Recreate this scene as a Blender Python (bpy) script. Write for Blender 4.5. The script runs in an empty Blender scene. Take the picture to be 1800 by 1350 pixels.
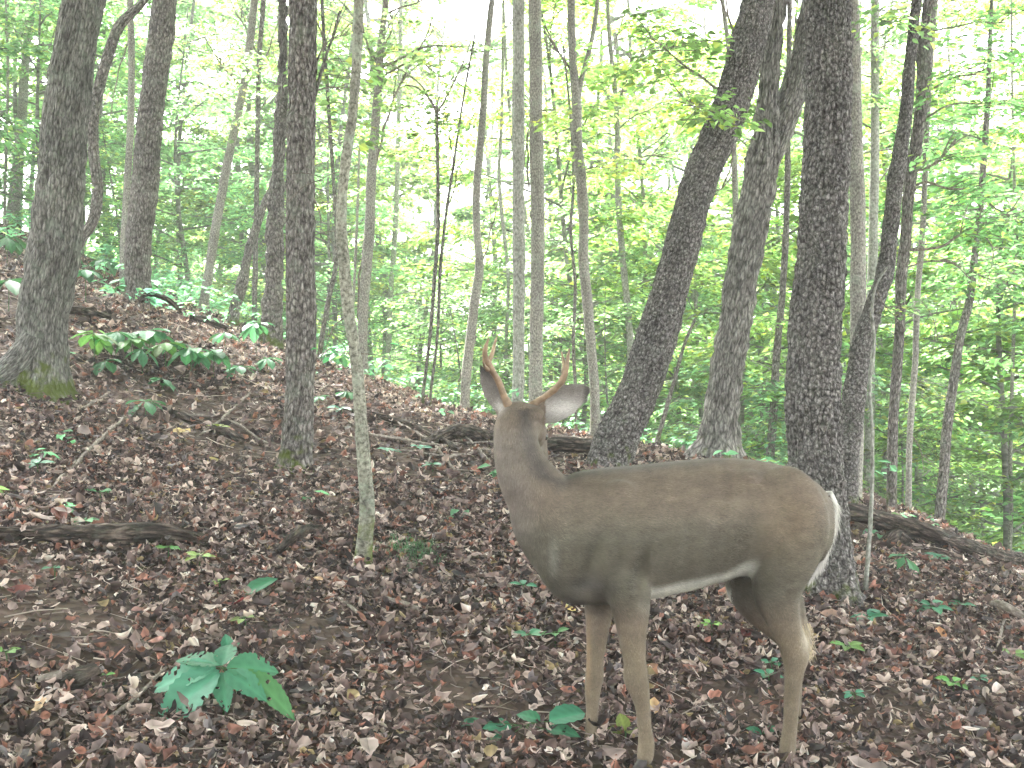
import bpy, math, random
import numpy as np
from mathutils import Vector, Matrix

S = bpy.context.scene
COL = S.collection
RNG = np.random.default_rng(7)
random.seed(7)
F = 1930.0            # focal length in photograph pixels (1800 wide)

# ------------------------------------------------------------------ camera, sky, sun, exposure
cam = bpy.data.cameras.new('camera')
cam.sensor_width = 36.0
cam.lens = 36.0 * F / 1800.0
cam.clip_start = 0.05
cam.clip_end = 2000
co = bpy.data.objects.new('camera', cam)
co.rotation_euler = (math.pi / 2, 0, 0)
COL.objects.link(co)
S.camera = co

SUN_EL, SUN_AZ = math.radians(52), math.radians(-28)      # azimuth from +Y (view direction) towards +X
w = bpy.data.worlds.new("World"); S.world = w; w.use_nodes = True
nt = w.node_tree
bg = nt.nodes['Background']
sky = nt.nodes.new('ShaderNodeTexSky'); sky.sky_type = 'NISHITA'
sky.sun_disc = False; sky.sun_elevation = SUN_EL; sky.sun_rotation = SUN_AZ
sky.air_density = 1.0; sky.dust_density = 6.0; sky.ozone_density = 1.0
hs = nt.nodes.new('ShaderNodeHueSaturation'); hs.inputs['Saturation'].default_value = 0.22
nt.links.new(sky.outputs[0], hs.inputs['Color'])
nt.links.new(hs.outputs[0], bg.inputs['Color'])
bg.inputs['Strength'].default_value = 0.14
sl = bpy.data.lights.new('sun', 'SUN'); sl.energy = 5.0; sl.angle = math.radians(10); sl.color = (1, .98, .93)
so = bpy.data.objects.new('sun', sl); COL.objects.link(so)
sd = Vector((math.sin(SUN_AZ) * math.cos(SUN_EL), math.cos(SUN_AZ) * math.cos(SUN_EL), math.sin(SUN_EL)))
so.rotation_euler = sd.to_track_quat('Z', 'Y').to_euler()
S.view_settings.view_transform = 'Standard'
S.view_settings.look = 'None'
S.view_settings.gamma = 1.0
S.view_settings.use_curve_mapping = False
S.view_settings.exposure = 3.68
S.cycles.use_denoising = True
S.cycles.max_bounces = 8
S.cycles.diffuse_bounces = 4
S.cycles.glossy_bounces = 2
S.cycles.transmission_bounces = 6
S.cycles.volume_bounces = 1
S.cycles.use_adaptive_sampling = True

# ------------------------------------------------------------------ helpers
def P(u, v, d):
    return np.array([(u - 900.0) / F * d, d, (675.0 - v) / F * d])

def link(o, parent=None):
    COL.objects.link(o)
    if parent is not None: o.parent = parent
    return o

def tag(o, label=None, cat=None, group=None, kind=None):
    if label: o['label'] = label
    if cat: o['category'] = cat
    if group: o['group'] = group
    if kind: o['kind'] = kind
    return o

def empty(name, loc, label, cat, group=None):
    o = bpy.data.objects.new(name, None)
    o.empty_display_size = .1
    o.location = tuple(float(c) for c in loc)
    link(o)
    return tag(o, label, cat, group)

def make_mesh(name, V, faces, mat=None, smooth=True, col=None, uv=None):
    """V (n,3); faces = list of int arrays (m,3)/(m,4); col (n,3) vertex colour; uv (n,2) stored as attribute 'suv'"""
    me = bpy.data.meshes.new(name)
    V = np.asarray(V, dtype=np.float32)
    me.vertices.add(len(V)); me.vertices.foreach_set('co', V.ravel())
    faces = [np.asarray(f, dtype=np.int32) for f in faces if len(f)]
    loops = np.concatenate([f.ravel() for f in faces])
    tot = np.concatenate([np.full(len(f), f.shape[1], dtype=np.int32) for f in faces])
    start = np.concatenate([[0], np.cumsum(tot)[:-1]]).astype(np.int32)
    me.loops.add(len(loops)); me.loops.foreach_set('vertex_index', loops)
    me.polygons.add(len(tot)); me.polygons.foreach_set('loop_start', start)
    me.polygons.foreach_set('use_smooth', np.full(len(tot), smooth, dtype=bool))
    me.update(calc_edges=True)
    if col is not None:
        a = me.color_attributes.new('col', 'FLOAT_COLOR', 'POINT')
        c4 = np.ones((len(V), 4), dtype=np.float32); c4[:, :3] = col
        a.data.foreach_set('color', c4.ravel())
    if uv is not None:
        a = me.attributes.new('suv', 'FLOAT_VECTOR', 'POINT')
        c3 = np.zeros((len(V), 3), dtype=np.float32); c3[:, :uv.shape[1]] = uv
        a.data.foreach_set('vector', c3.ravel())
    if mat: me.materials.append(mat)
    return me

def obj(name, me, parent=None, loc=None):
    o = bpy.data.objects.new(name, me)
    link(o, parent)
    if loc is not None: o.location = tuple(float(c) for c in loc)
    return o

class Geo:
    def __init__(s): s.V = []; s.Q = []; s.T = []; s.C = []; s.n = 0
    def add(s, V, Q=None, T=None, C=None):
        V = np.asarray(V, float)
        if Q is not None and len(Q): s.Q.append(np.asarray(Q) + s.n)
        if T is not None and len(T): s.T.append(np.asarray(T) + s.n)
        s.V.append(V); s.n += len(V)
        if C is not None: s.C.append(np.broadcast_to(np.asarray(C, float), V.shape))
    def mesh(s, name, mat, off=(0, 0, 0), smooth=True):
        V = np.concatenate(s.V) - np.asarray(off, float)
        fs = []
        if s.Q: fs.append(np.concatenate(s.Q))
        if s.T: fs.append(np.concatenate(s.T))
        return make_mesh(name, V, fs, mat, smooth, np.concatenate(s.C) if s.C else None)

def resample(pts, rad, n):
    pts = np.asarray(pts, float); rad = np.asarray(rad, float)
    L = np.concatenate([[0], np.cumsum(np.linalg.norm(np.diff(pts, axis=0), axis=1))])
    t = np.linspace(0, L[-1], n)
    # smooth interpolation: cubic hermite through points
    m = np.gradient(pts, L, axis=0)
    i = np.clip(np.searchsorted(L, t, side='right') - 1, 0, len(L) - 2)
    h = (L[i + 1] - L[i]); s = ((t - L[i]) / h)[:, None]; h = h[:, None]
    out = ((2*s**3 - 3*s**2 + 1) * pts[i] + (s**3 - 2*s**2 + s) * h * m[i] + (-2*s**3 + 3*s**2) * pts[i+1] + (s**3 - s**2) * h * m[i+1])
    return out, np.interp(t, L, rad), t

def frames(pts):
    T = np.gradient(pts, axis=0); T /= np.linalg.norm(T, axis=1)[:, None] + 1e-12
    N = np.zeros_like(T)
    ref = np.array([1.0, 0, 0]) if abs(T[0][0]) < .9 else np.array([0, 1.0, 0])
    n = ref - T[0] * (ref @ T[0]); n /= np.linalg.norm(n)
    for k in range(len(T)):
        n = n - T[k] * (n @ T[k]); n /= np.linalg.norm(n) + 1e-12
        N[k] = n
    B = np.cross(T, N)
    return T, N, B

def tube(pts, rad, seg=8, cap=True, disp=None, rad2=None):
    """returns V,Q,T. rad may be (n,), disp (n,seg) multiplies/added radius"""
    pts = np.asarray(pts, float); n = len(pts)
    T, N, B = frames(pts)
    a = np.linspace(0, 2 * np.pi, seg, endpoint=False)
    r1 = np.asarray(rad, float)[:, None] * np.ones(seg)
    r2 = r1 if rad2 is None else np.asarray(rad2, float)[:, None] * np.ones(seg)
    if disp is not None: r1 = r1 + disp; r2 = r2 + disp
    V = pts[:, None, :] + (np.cos(a) * r1)[..., None] * N[:, None, :] + (np.sin(a) * r2)[..., None] * B[:, None, :]
    V = V.reshape(-1, 3)
    i = np.arange(n - 1)[:, None] * seg; j = np.arange(seg)[None]; j2 = (j + 1) % seg
    Q = np.stack([i + j, i + j2, i + seg + j2, i + seg + j], -1).reshape(-1, 4)
    Tt = []
    if cap:
        V = np.vstack([V, pts[0], pts[-1]])
        c0, c1 = n * seg, n * seg + 1
        jj = np.arange(seg); jn = (jj + 1) % seg
        Tt = np.vstack([np.stack([jn, jj, np.full(seg, c0)], -1), np.stack([(n-1)*seg + jj, (n-1)*seg + jn, np.full(seg, c1)], -1)])
    return V, Q, Tt

class VNoise:
    """tileable value noise on (a,b), a periodic"""
    def __init__(s, na, seed):
        r = np.random.default_rng(seed); s.na = na; s.nb = 512
        s.g = r.random((na, s.nb)) * 2 - 1
    def __call__(s, a, b):          # a in [0,1) periodic, b real (cells)
        x = a * s.na; xi = np.floor(x).astype(int); fx = x - xi
        yi = np.floor(b).astype(int); fy = b - yi
        fx = fx * fx * (3 - 2 * fx); fy = fy * fy * (3 - 2 * fy)
        g = s.g; x0 = xi % s.na; x1 = (xi + 1) % s.na; y0 = yi % s.nb; y1 = (yi + 1) % s.nb
        return (g[x0, y0] * (1-fx) + g[x1, y0] * fx) * (1-fy) + (g[x0, y1] * (1-fx) + g[x1, y1] * fx) * fy

_ng = np.random.default_rng(3).random((256, 256)) * 2 - 1
def n2(x, y):
    xi = np.floor(x).astype(int); yi = np.floor(y).astype(int); fx = x - xi; fy = y - yi
    fx = fx*fx*(3-2*fx); fy = fy*fy*(3-2*fy)
    a = _ng[xi % 256, yi % 256]; b = _ng[(xi+1) % 256, yi % 256]; c = _ng[xi % 256, (yi+1) % 256]; d = _ng[(xi+1) % 256, (yi+1) % 256]
    return (a*(1-fx)+b*fx)*(1-fy)+(c*(1-fx)+d*fx)*fy

# ------------------------------------------------------------------ materials
def newmat(name):
    m = bpy.data.materials.new(name); m.use_nodes = True
    for n in list(m.node_tree.nodes): m.node_tree.nodes.remove(n)
    return m, m.node_tree.nodes, m.node_tree.links

def node(N, t, **kw):
    n = N.new(t)
    for k, v in kw.items():
        if k in n.inputs: n.inputs[k].default_value = v
        else: setattr(n, k, v)
    return n

def ramp(N, stops, interp='LINEAR'):
    r = N.new('ShaderNodeValToRGB'); r.color_ramp.interpolation = interp
    e = r.color_ramp.elements
    while len(e) > 1: e.remove(e[-1])
    e[0].position = stops[0][0]; e[0].color = (*stops[0][1], 1)
    for p, c in stops[1:]:
        x = e.new(p); x.color = (*c, 1)
    return r

def bark_mat(name, dark, mid, light, sx=1.0, moss=0.0, lichen=.3, furrow=True, patchy=.5, bumps=.02, sy=1.0):
    """coordinates: attribute suv = (metres round, metres up, height over ground)"""
    m, N, L = newmat(name)
    at = node(N, 'ShaderNodeAttribute', attribute_name='suv')
    mp = node(N, 'ShaderNodeMapping'); L.new(at.outputs['Vector'], mp.inputs['Vector'])
    mp.inputs['Scale'].default_value = (55 * sx, (11 if furrow else 30) * sx * sy, 0)
    tc = node(N, 'ShaderNodeTexCoord')
    nz = node(N, 'ShaderNodeTexNoise', Scale=1.0, Detail=6, Roughness=.65); L.new(mp.outputs[0], nz.inputs['Vector'])
    mp2 = node(N, 'ShaderNodeMapping'); L.new(at.outputs['Vector'], mp2.inputs['Vector'])
    mp2.inputs['Scale'].default_value = (38 * sx, 9 * sx * sy, 0)
    vo = node(N, 'ShaderNodeTexVoronoi', feature='DISTANCE_TO_EDGE', Scale=1.0)
    wob = node(N, 'ShaderNodeMixRGB', blend_type='ADD'); wob.inputs[0].default_value = .7
    L.new(mp2.outputs[0], wob.inputs[1]); L.new(nz.outputs['Color'], wob.inputs[2]); L.new(wob.outputs[0], vo.inputs['Vector'])
    pat = node(N, 'ShaderNodeTexNoise', Scale=4.5, Detail=4, Roughness=.6); L.new(tc.outputs['Object'], pat.inputs['Vector'])
    base = ramp(N, [(.36, dark), (.5, mid), (.64, light)]); L.new(nz.outputs['Fac'], base.inputs[0])
    cr = ramp(N, [(0, (.35, .35, .35)), (.16, (1, 1, 1))]); L.new(vo.outputs['Distance'], cr.inputs[0])
    mul = node(N, 'ShaderNodeMixRGB', blend_type='MULTIPLY'); mul.inputs[0].default_value = .85 if furrow else .2
    L.new(base.outputs[0], mul.inputs[1]); L.new(cr.outputs[0], mul.inputs[2])
    pr = ramp(N, [(.35, (.62, .62, .62)), (.62, (1.25, 1.22, 1.18))]); L.new(pat.outputs['Fac'], pr.inputs[0])
    mul2 = node(N, 'ShaderNodeMixRGB', blend_type='MULTIPLY'); mul2.inputs[0].default_value = patchy
    L.new(mul.outputs[0], mul2.inputs[1]); L.new(pr.outputs[0], mul2.inputs[2])
    rd = node(N, 'ShaderNodeAttribute', attribute_name='rid')
    dk = node(N, 'ShaderNodeMixRGB', blend_type='MULTIPLY'); L.new(rd.outputs['Fac'], dk.inputs[0]); L.new(mul2.outputs[0], dk.inputs[1]); dk.inputs[2].default_value = (.30, .28, .27, 1)
    mul2 = dk
    # lichen patches
    ln = node(N, 'ShaderNodeTexNoise', Scale=9, Detail=6, Roughness=.7); L.new(tc.outputs['Object'], ln.inputs['Vector'])
    lr = ramp(N, [(.52, (0, 0, 0)), (.62, (1, 1, 1))]); L.new(ln.outputs['Fac'], lr.inputs[0])
    lf = node(N, 'ShaderNodeMath', operation='MULTIPLY'); L.new(lr.outputs[0], lf.inputs[0]); lf.inputs[1].default_value = lichen
    mx = node(N, 'ShaderNodeMixRGB'); L.new(lf.outputs[0], mx.inputs[0]); L.new(mul2.outputs[0], mx.inputs[1]); mx.inputs[2].default_value = (.25, .30, .235, 1)
    # moss near the foot
    sp = node(N, 'ShaderNodeSeparateXYZ'); L.new(at.outputs['Vector'], sp.inputs[0])
    mr = node(N, 'ShaderNodeMapRange'); L.new(sp.outputs['Z'], mr.inputs[0])
    mr.inputs[1].default_value = 0.0; mr.inputs[2].default_value = .55; mr.inputs[3].default_value = moss; mr.inputs[4].default_value = 0
    mn = node(N, 'ShaderNodeTexNoise', Scale=12, Detail=5); L.new(tc.outputs['Object'], mn.inputs['Vector'])
    mm = node(N, 'ShaderNodeMath', operation='ADD'); L.new(mn.outputs['Fac'], mm.inputs[0]); L.new(mr.outputs[0], mm.inputs[1])
    mr2 = ramp(N, [(.82, (0, 0, 0)), (1.0, (1, 1, 1))]); L.new(mm.outputs[0], mr2.inputs[0])
    mx2 = node(N, 'ShaderNodeMixRGB'); L.new(mr2.outputs[0], mx2.inputs[0]); L.new(mx.outputs[0], mx2.inputs[1]); mx2.inputs[2].default_value = (.10, .125, .03, 1)
    b = node(N, 'ShaderNodeBsdfPrincipled', Roughness=.9); b.inputs['Specular IOR Level'].default_value = .2
    L.new(mx2.outputs[0], b.inputs['Base Color'])
    h = node(N, 'ShaderNodeMath', operation='ADD'); L.new(nz.outputs['Fac'], h.inputs[0])
    c2 = node(N, 'ShaderNodeMath', operation='MINIMUM'); L.new(vo.outputs['Distance'], c2.inputs[0]); c2.inputs[1].default_value = .25
    c3 = node(N, 'ShaderNodeMath', operation='MULTIPLY'); L.new(c2.outputs[0], c3.inputs[0]); c3.inputs[1].default_value = 3.5 if furrow else .5
    L.new(c3.outputs[0], h.inputs[1])
    bp = node(N, 'ShaderNodeBump', Strength=1.0, Distance=bumps); L.new(h.outputs[0], bp.inputs['Height']); L.new(bp.outputs[0], b.inputs['Normal'])
    o = node(N, 'ShaderNodeOutputMaterial'); L.new(b.outputs[0], o.inputs[0])
    return m

M = {}
M['bark_grey'] = bark_mat('bark_grey_furrowed', (.10, .098, .088), (.23, .225, .205), (.40, .39, .36), 1.7, .5, .35, sy=.9)
M['bark_dark'] = bark_mat('bark_dark_furrowed', (.09, .082, .078), (.225, .21, .20), (.48, .455, .44), 1.3, .35, .12, bumps=.03, sy=2.6)
M['bark_brown'] = bark_mat('bark_brown_furrowed', (.09, .08, .072), (.22, .20, .185), (.43, .405, .38), 1.2, .5, .3, sy=1.6)
M['bark_shag'] = bark_mat('bark_shaggy_light', (.14, .13, .12), (.31, .295, .275), (.52, .495, .465), 1.2, .3, .15, bumps=.03)
M['bark_smooth'] = bark_mat('bark_smooth_pale', (.13, .13, .11), (.28, .285, .25), (.46, .46, .42), 1.0, .3, .45, furrow=False, bumps=.004)
M['bark_young'] = bark_mat('bark_young_mottled', (.10, .095, .082), (.24, .23, .205), (.42, .405, .36), 1.5, .4, .4, furrow=False, bumps=.008)
M['bark_sapling'] = bark_mat('bark_sapling_blotched', (.07, .07, .055), (.21, .21, .17), (.34, .34, .29), 1.1, .5, .5, furrow=False, bumps=.006, sy=1.6, patchy=1.0)
M['dead_wood'] = bark_mat('dead_wood', (.020, .015, .013), (.06, .045, .037), (.20, .155, .13), .9, .4, .12)
M['twig'] = bark_mat('twig_bark', (.09, .075, .062), (.17, .145, .125), (.32, .28, .245), 1.0, 0, .1, furrow=False, bumps=.002)
M['far_bark'] = bark_mat('bark_far', (.08, .08, .07), (.16, .155, .14), (.26, .255, .235), .8, 0, .4, furrow=False, bumps=.01)

def leaf_mat(name, trans=.5, rough=.55, gain=1.0, tgain=1.6, spec=.3):
    m, N, L = newmat(name)
    at = node(N, 'ShaderNodeAttribute', attribute_name='col')
    oi = node(N, 'ShaderNodeObjectInfo')
    hsv = node(N, 'ShaderNodeHueSaturation')
    mr = node(N, 'ShaderNodeMapRange'); L.new(oi.outputs['Random'], mr.inputs[0]); mr.inputs[3].default_value = .485; mr.inputs[4].default_value = .512
    mv = node(N, 'ShaderNodeMapRange'); L.new(oi.outputs['Random'], mv.inputs[0]); mv.inputs[3].default_value = gain * .85; mv.inputs[4].default_value = gain * 1.15
    L.new(mr.outputs[0], hsv.inputs['Hue']); L.new(mv.outputs[0], hsv.inputs['Value']); L.new(at.outputs['Color'], hsv.inputs['Color'])
    b = node(N, 'ShaderNodeBsdfPrincipled', Roughness=rough); b.inputs['Specular IOR Level'].default_value = spec
    L.new(hsv.outputs[0], b.inputs['Base Color'])
    t = node(N, 'ShaderNodeBsdfTranslucent')
    g = node(N, 'ShaderNodeMixRGB', blend_type='MULTIPLY'); g.inputs[0].default_value = 1
    L.new(hsv.outputs[0], g.inputs[1]); g.inputs[2].default_value = (tgain * 1.08, tgain * 1.1, tgain * .95, 1); g.use_clamp = True
    L.new(g.outputs[0], t.inputs['Color'])
    mx = node(N, 'ShaderNodeMixShader'); mx.inputs[0].default_value = trans
    L.new(b.outputs[0], mx.inputs[1]); L.new(t.outputs[0], mx.inputs[2])
    o = node(N, 'ShaderNodeOutputMaterial'); L.new(mx.outputs[0], o.inputs[0])
    return m
M['leaf'] = leaf_mat('green_leaf', .6, .5, 1.2, 3.0)
M['plant'] = leaf_mat('plant_leaf', .3, .5, 1.0, 1.6)
M['litter'] = leaf_mat('dry_leaf', .15, .65, 1.0, 1.3, .25)

def simple_mat(name, c, rough=.6, noise=0, nscale=30, bump=0, spec=.3):
    m, N, L = newmat(name)
    b = node(N, 'ShaderNodeBsdfPrincipled', Roughness=rough); b.inputs['Specular IOR Level'].default_value = spec
    b.inputs['Base Color'].default_value = (*c, 1)
    if noise or bump:
        tc = node(N, 'ShaderNodeTexCoord'); nz = node(N, 'ShaderNodeTexNoise', Scale=nscale, Detail=5)
        L.new(tc.outputs['Object'], nz.inputs['Vector'])
        r = ramp(N, [(.3, tuple(x * (1 - noise) for x in c)), (.7, tuple(min(1, x * (1 + noise)) for x in c))])
        L.new(nz.outputs['Fac'], r.inputs[0]); L.new(r.outputs[0], b.inputs['Base Color'])
        if bump:
            bp = node(N, 'ShaderNodeBump', Strength=.8, Distance=bump); L.new(nz.outputs['Fac'], bp.inputs['Height']); L.new(bp.outputs[0], b.inputs['Normal'])
    o = node(N, 'ShaderNodeOutputMaterial'); L.new(b.outputs[0], o.inputs[0])
    return m

# ------------------------------------------------------------------ terrain
CP = []
def cp(u, v, d): CP.append(P(u, v, d))
for a in [(58,692,7.2),(125,480,9.5),(245,566,11),(22,375,16),(357,555,14),(447,572,14),(478,602,12),(515,842,7.0),(640,976,5.2),
          (640,652,12),(817,722,12),(905,765,10),(942,772,10.5),(1045,768,11),(1075,822,8),(1262,805,9),(1450,1036,5.6),
          (1500,880,8.5),(1490,875,8),(1567,892,9),(1597,892,10),(1652,937,11),(1522,1030,5.6),(1490,935,7.5),(1790,1005,7.5),
          (1040,1365,3.55),(1130,1368,3.5),(1385,1368,3.72),(0,1300,3.3),(450,1300,3.4),(1790,1300,3.9),(0,960,4.8),
          (750,1000,5.2),(1200,1100,4.9),(1200,900,7),(1700,1100,5.6),(750,722,12),(600,682,13),(1150,797,10.5),(1330,812,11),
          (300,900,5.6),(300,700,8.0),(700,850,7.0),(1600,930,9),(1790,988,8.5)]:
    cp(*a)
for a in [(0,0,-1.30),(-4,2,-.25),(4,2,-1.9),(0,-6,-1.7),(-7,-5,.3),(7,-5,-2.6),(0,17,-1.2),(1.5,25,-4.2),(2,40,-9),(8,12,-4.0),(5.5,10,-2.2),(12,8,-4.4),(15,25,-9),(20,45,-11),
          (-8,16,2.3),(-12,25,3.0),(-5,22,0.0),(-3,30,-3.5),(-10,40,-2),(-14,12,4.0),(-10,5,1.9),(-22,20,6),(20,5,-6.5),(-20,45,-2),(0,60,-11),(30,60,-12),(-30,60,-6)]:
    CP.append(np.array(a, float))
CP = np.array(CP)
_n = len(CP)
_K = np.linalg.norm(CP[:, None, :2] - CP[None, :, :2], axis=2)
_A = np.zeros((_n + 3, _n + 3)); _A[:_n, :_n] = _K - 0.35 * np.eye(_n)
_A[:_n, _n] = 1; _A[:_n, _n+1:] = CP[:, :2]; _A[_n, :_n] = 1; _A[_n+1:, :_n] = CP[:, :2].T
_W = np.linalg.solve(_A, np.concatenate([CP[:, 2], [0, 0, 0]]))
def ground(x, y, micro=True):
    x = np.atleast_1d(np.asarray(x, float)); y = np.atleast_1d(np.asarray(y, float))
    z = np.zeros(len(x))
    for k in range(0, len(x), 40000):
        xs, ys = x[k:k+40000], y[k:k+40000]
        # soften the cone tips of the linear kernel
        D = np.sqrt((xs[:, None] - CP[None, :, 0])**2 + (ys[:, None] - CP[None, :, 1])**2 + .25)
        z[k:k+40000] = D @ _W[:_n] + _W[_n] + _W[_n+1] * xs + _W[_n+2] * ys
    r = np.hypot(x, y - 10); t = np.clip((r - 45) / 30, 0, 1); t = t * t * (3 - 2 * t)
    z = z * (1 - t) + (-11.5 + np.clip((r - 110) / 200, 0, 1)**2 * 30) * t
    if micro:
        z = z + .03 * n2(x * 1.7 + 5, y * 1.7) + .018 * n2(x * 5.1, y * 5.1 + 9) + .008 * n2(x * 14, y * 14)
    return z
def gz(x, y): return float(ground(x, y)[0])
def gnorm(x, y, e=.05):
    zx = (ground(x + e, y, False) - ground(x - e, y, False)) / (2 * e); zy = (ground(x, y + e, False) - ground(x, y - e, False)) / (2 * e)
    n = np.stack([-zx, -zy, np.ones_like(zx)], -1); return n / np.linalg.norm(n, axis=1)[:, None]
def on_ground(u, v, d0=3.0, d1=30.0):
    """where the view ray through a photograph pixel meets the ground"""
    d = np.linspace(d0, d1, 1200)
    x = (u - 900.0) / F * d; zr = (675.0 - v) / F * d
    hit = np.where(zr < ground(x, d))[0]
    k = hit[0] if len(hit) else len(d) - 1
    return np.array([x[k], d[k], gz(x[k], d[k])])

NG = 380
t = np.linspace(-1, 1, NG)
gx = 4 * np.sinh(5.0 * t); gy = 6 + 4 * np.sinh(5.0 * t)
X, Y = np.meshgrid(gx, gy); X = X.ravel(); Y = Y.ravel()
Z = ground(X, Y)
i = np.arange(NG - 1)[:, None] * NG; j = np.arange(NG - 1)[None]
Q = np.stack([i + j, i + j + 1, i + NG + j + 1, i + NG + j], -1).reshape(-1, 4)
m, N, L = newmat('forest_soil')
tc = node(N, 'ShaderNodeTexCoord')
nz = node(N, 'ShaderNodeTexNoise', Scale=2.0, Detail=8, Roughness=.65); L.new(tc.outputs['Object'], nz.inputs['Vector'])
vo = node(N, 'ShaderNodeTexVoronoi', Scale=26); L.new(tc.outputs['Object'], vo.inputs['Vector'])
r1 = ramp(N, [(.35, (.022, .018, .015)), (.55, (.05, .038, .031)), (.75, (.095, .07, .055))]); L.new(nz.outputs['Fac'], r1.inputs[0])
r2 = ramp(N, [(0, (.03, .022, .018)), (.5, (.09, .062, .05)), (1, (.17, .12, .09))]); L.new(vo.outputs['Color'], r2.inputs[0])
mx = node(N, 'ShaderNodeMixRGB'); mx.inputs[0].default_value = .5; L.new(r1.outputs[0], mx.inputs[1]); L.new(r2.outputs[0], mx.inputs[2])
# beyond the rim the forest floor is green with herbs
sp = node(N, 'ShaderNodeSeparateXYZ'); L.new(tc.outputs['Object'], sp.inputs[0])
mr = node(N, 'ShaderNodeMapRange'); L.new(sp.outputs['Y'], mr.inputs[0]); mr.inputs[1].default_value = 13; mr.inputs[2].default_value = 20
mm = node(N, 'ShaderNodeMath', operation='MULTIPLY'); L.new(mr.outputs[0], mm.inputs[0])
g2 = ramp(N, [(.3, (.35, .35, .35)), (.6, (1, 1, 1))]); L.new(nz.outputs['Fac'], g2.inputs[0]); L.new(g2.outputs[0], mm.inputs[1])
gc = ramp(N, [(.3, (.05, .08, .025)), (.7, (.10, .15, .045))]); L.new(nz.outputs['Fac'], gc.inputs[0])
mx2 = node(N, 'ShaderNodeMixRGB'); L.new(mm.outputs[0], mx2.inputs[0]); L.new(mx.outputs[0], mx2.inputs[1]); L.new(gc.outputs[0], mx2.inputs[2])
b = node(N, 'ShaderNodeBsdfPrincipled', Roughness=.95); b.inputs['Specular IOR Level'].default_value = .15
L.new(mx2.outputs[0], b.inputs['Base Color'])
bp = node(N, 'ShaderNodeBump', Strength=.8, Distance=.02); L.new(vo.outputs['Distance'], bp.inputs['Height']); L.new(bp.outputs[0], b.inputs['Normal'])
o = node(N, 'ShaderNodeOutputMaterial'); L.new(b.outputs[0], o.inputs[0])
tag(obj('ground', make_mesh('ground', np.stack([X, Y, Z], -1), [Q], m)), 'sloping forest floor of dark soil under fallen leaves', kind='structure')

# ------------------------------------------------------------------ haze: the bright misty air of the woods
m, N, L = newmat('misty_air')
pv = node(N, 'ShaderNodeVolumePrincipled'); pv.inputs['Color'].default_value = (.93, .96, .97, 1); pv.inputs['Density'].default_value = .0038; pv.inputs['Anisotropy'].default_value = .1
o = node(N, 'ShaderNodeOutputMaterial'); L.new(pv.outputs[0], o.inputs['Volume'])
hz = [(-320, -320, -40), (320, -320, -40), (320, 320, -40), (-320, 320, -40), (-320, -320, 34), (320, -320, 34), (320, 320, 34), (-320, 320, 34)]
tag(obj('haze', make_mesh('haze', hz, [[[0, 3, 2, 1], [4, 5, 6, 7], [0, 1, 5, 4], [1, 2, 6, 5], [2, 3, 7, 6], [3, 0, 4, 7]]], m, False)), 'pale misty air filling the woods', 'haze', kind='stuff')

# ------------------------------------------------------------------ leaf litter
LEAFV = np.array([0, .18, .42, .7, 1.0])
def leaf_shape(kind):
    return {0: np.array([0, .22, .30, .22, 0]), 1: np.array([0, .09, .13, .10, 0]), 2: np.array([0, .26, .17, .24, 0])}[kind]
def leaves_geo(pos, nrm, ang, size, kind, curl, fold, col, tilt=None):
    """curled leaf blades: 11 verts, 12 tris each; all arrays of length n"""
    n = len(pos)
    a = np.cross(nrm, np.stack([np.cos(ang), np.sin(ang), np.zeros(n)], -1)); a /= np.linalg.norm(a, axis=1)[:, None] + 1e-9
    f = np.cross(a, nrm)
    Wd = np.array([leaf_shape(k) for k in range(3)])[kind]
    verts = np.zeros((n, 11, 3))
    def put(k, s, side, wv):
        bend = curl * (s - .5)**2 * 4 * .22 + fold * abs(side) * wv * .9
        verts[:, k] = pos + f * ((s - .5) * size)[:, None] + a * (side * wv * size)[:, None] + nrm * (bend * size)[:, None]
    put(0, 0.0, 0, Wd[:, 0]); k = 1
    for q in (1, 2, 3):
        for side in (-1, 0, 1):
            put(k, LEAFV[q] + (.06 if side and q == 3 else 0), side, Wd[:, q] * (1 + (.25 * np.sin(ang * 7 + q + side)))); k += 1
    put(10, 1.0, 0, Wd[:, 0])
    b = (np.arange(n) * 11)[:, None]
    T = np.array([[0,2,1],[0,3,2],[1,2,5],[1,5,4],[2,3,6],[2,6,5],[4,5,8],[4,8,7],[5,6,9],[5,9,8],[7,8,10],[8,9,10]])
    Tr = (b[:, :, None] + T[None]).reshape(-1, 3)
    vc = np.repeat(col, 11, axis=0).reshape(n, 11, 3) * np.exp(RNG.normal(0, .30, (n, 11, 1)))
    vc[:, [2, 5, 8]] *= .75; vc[:, [1, 3, 4, 6, 7, 9]] *= 1.15
    return verts.reshape(-1, 3), Tr, np.clip(vc.reshape(-1, 3), .008, .7)

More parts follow.
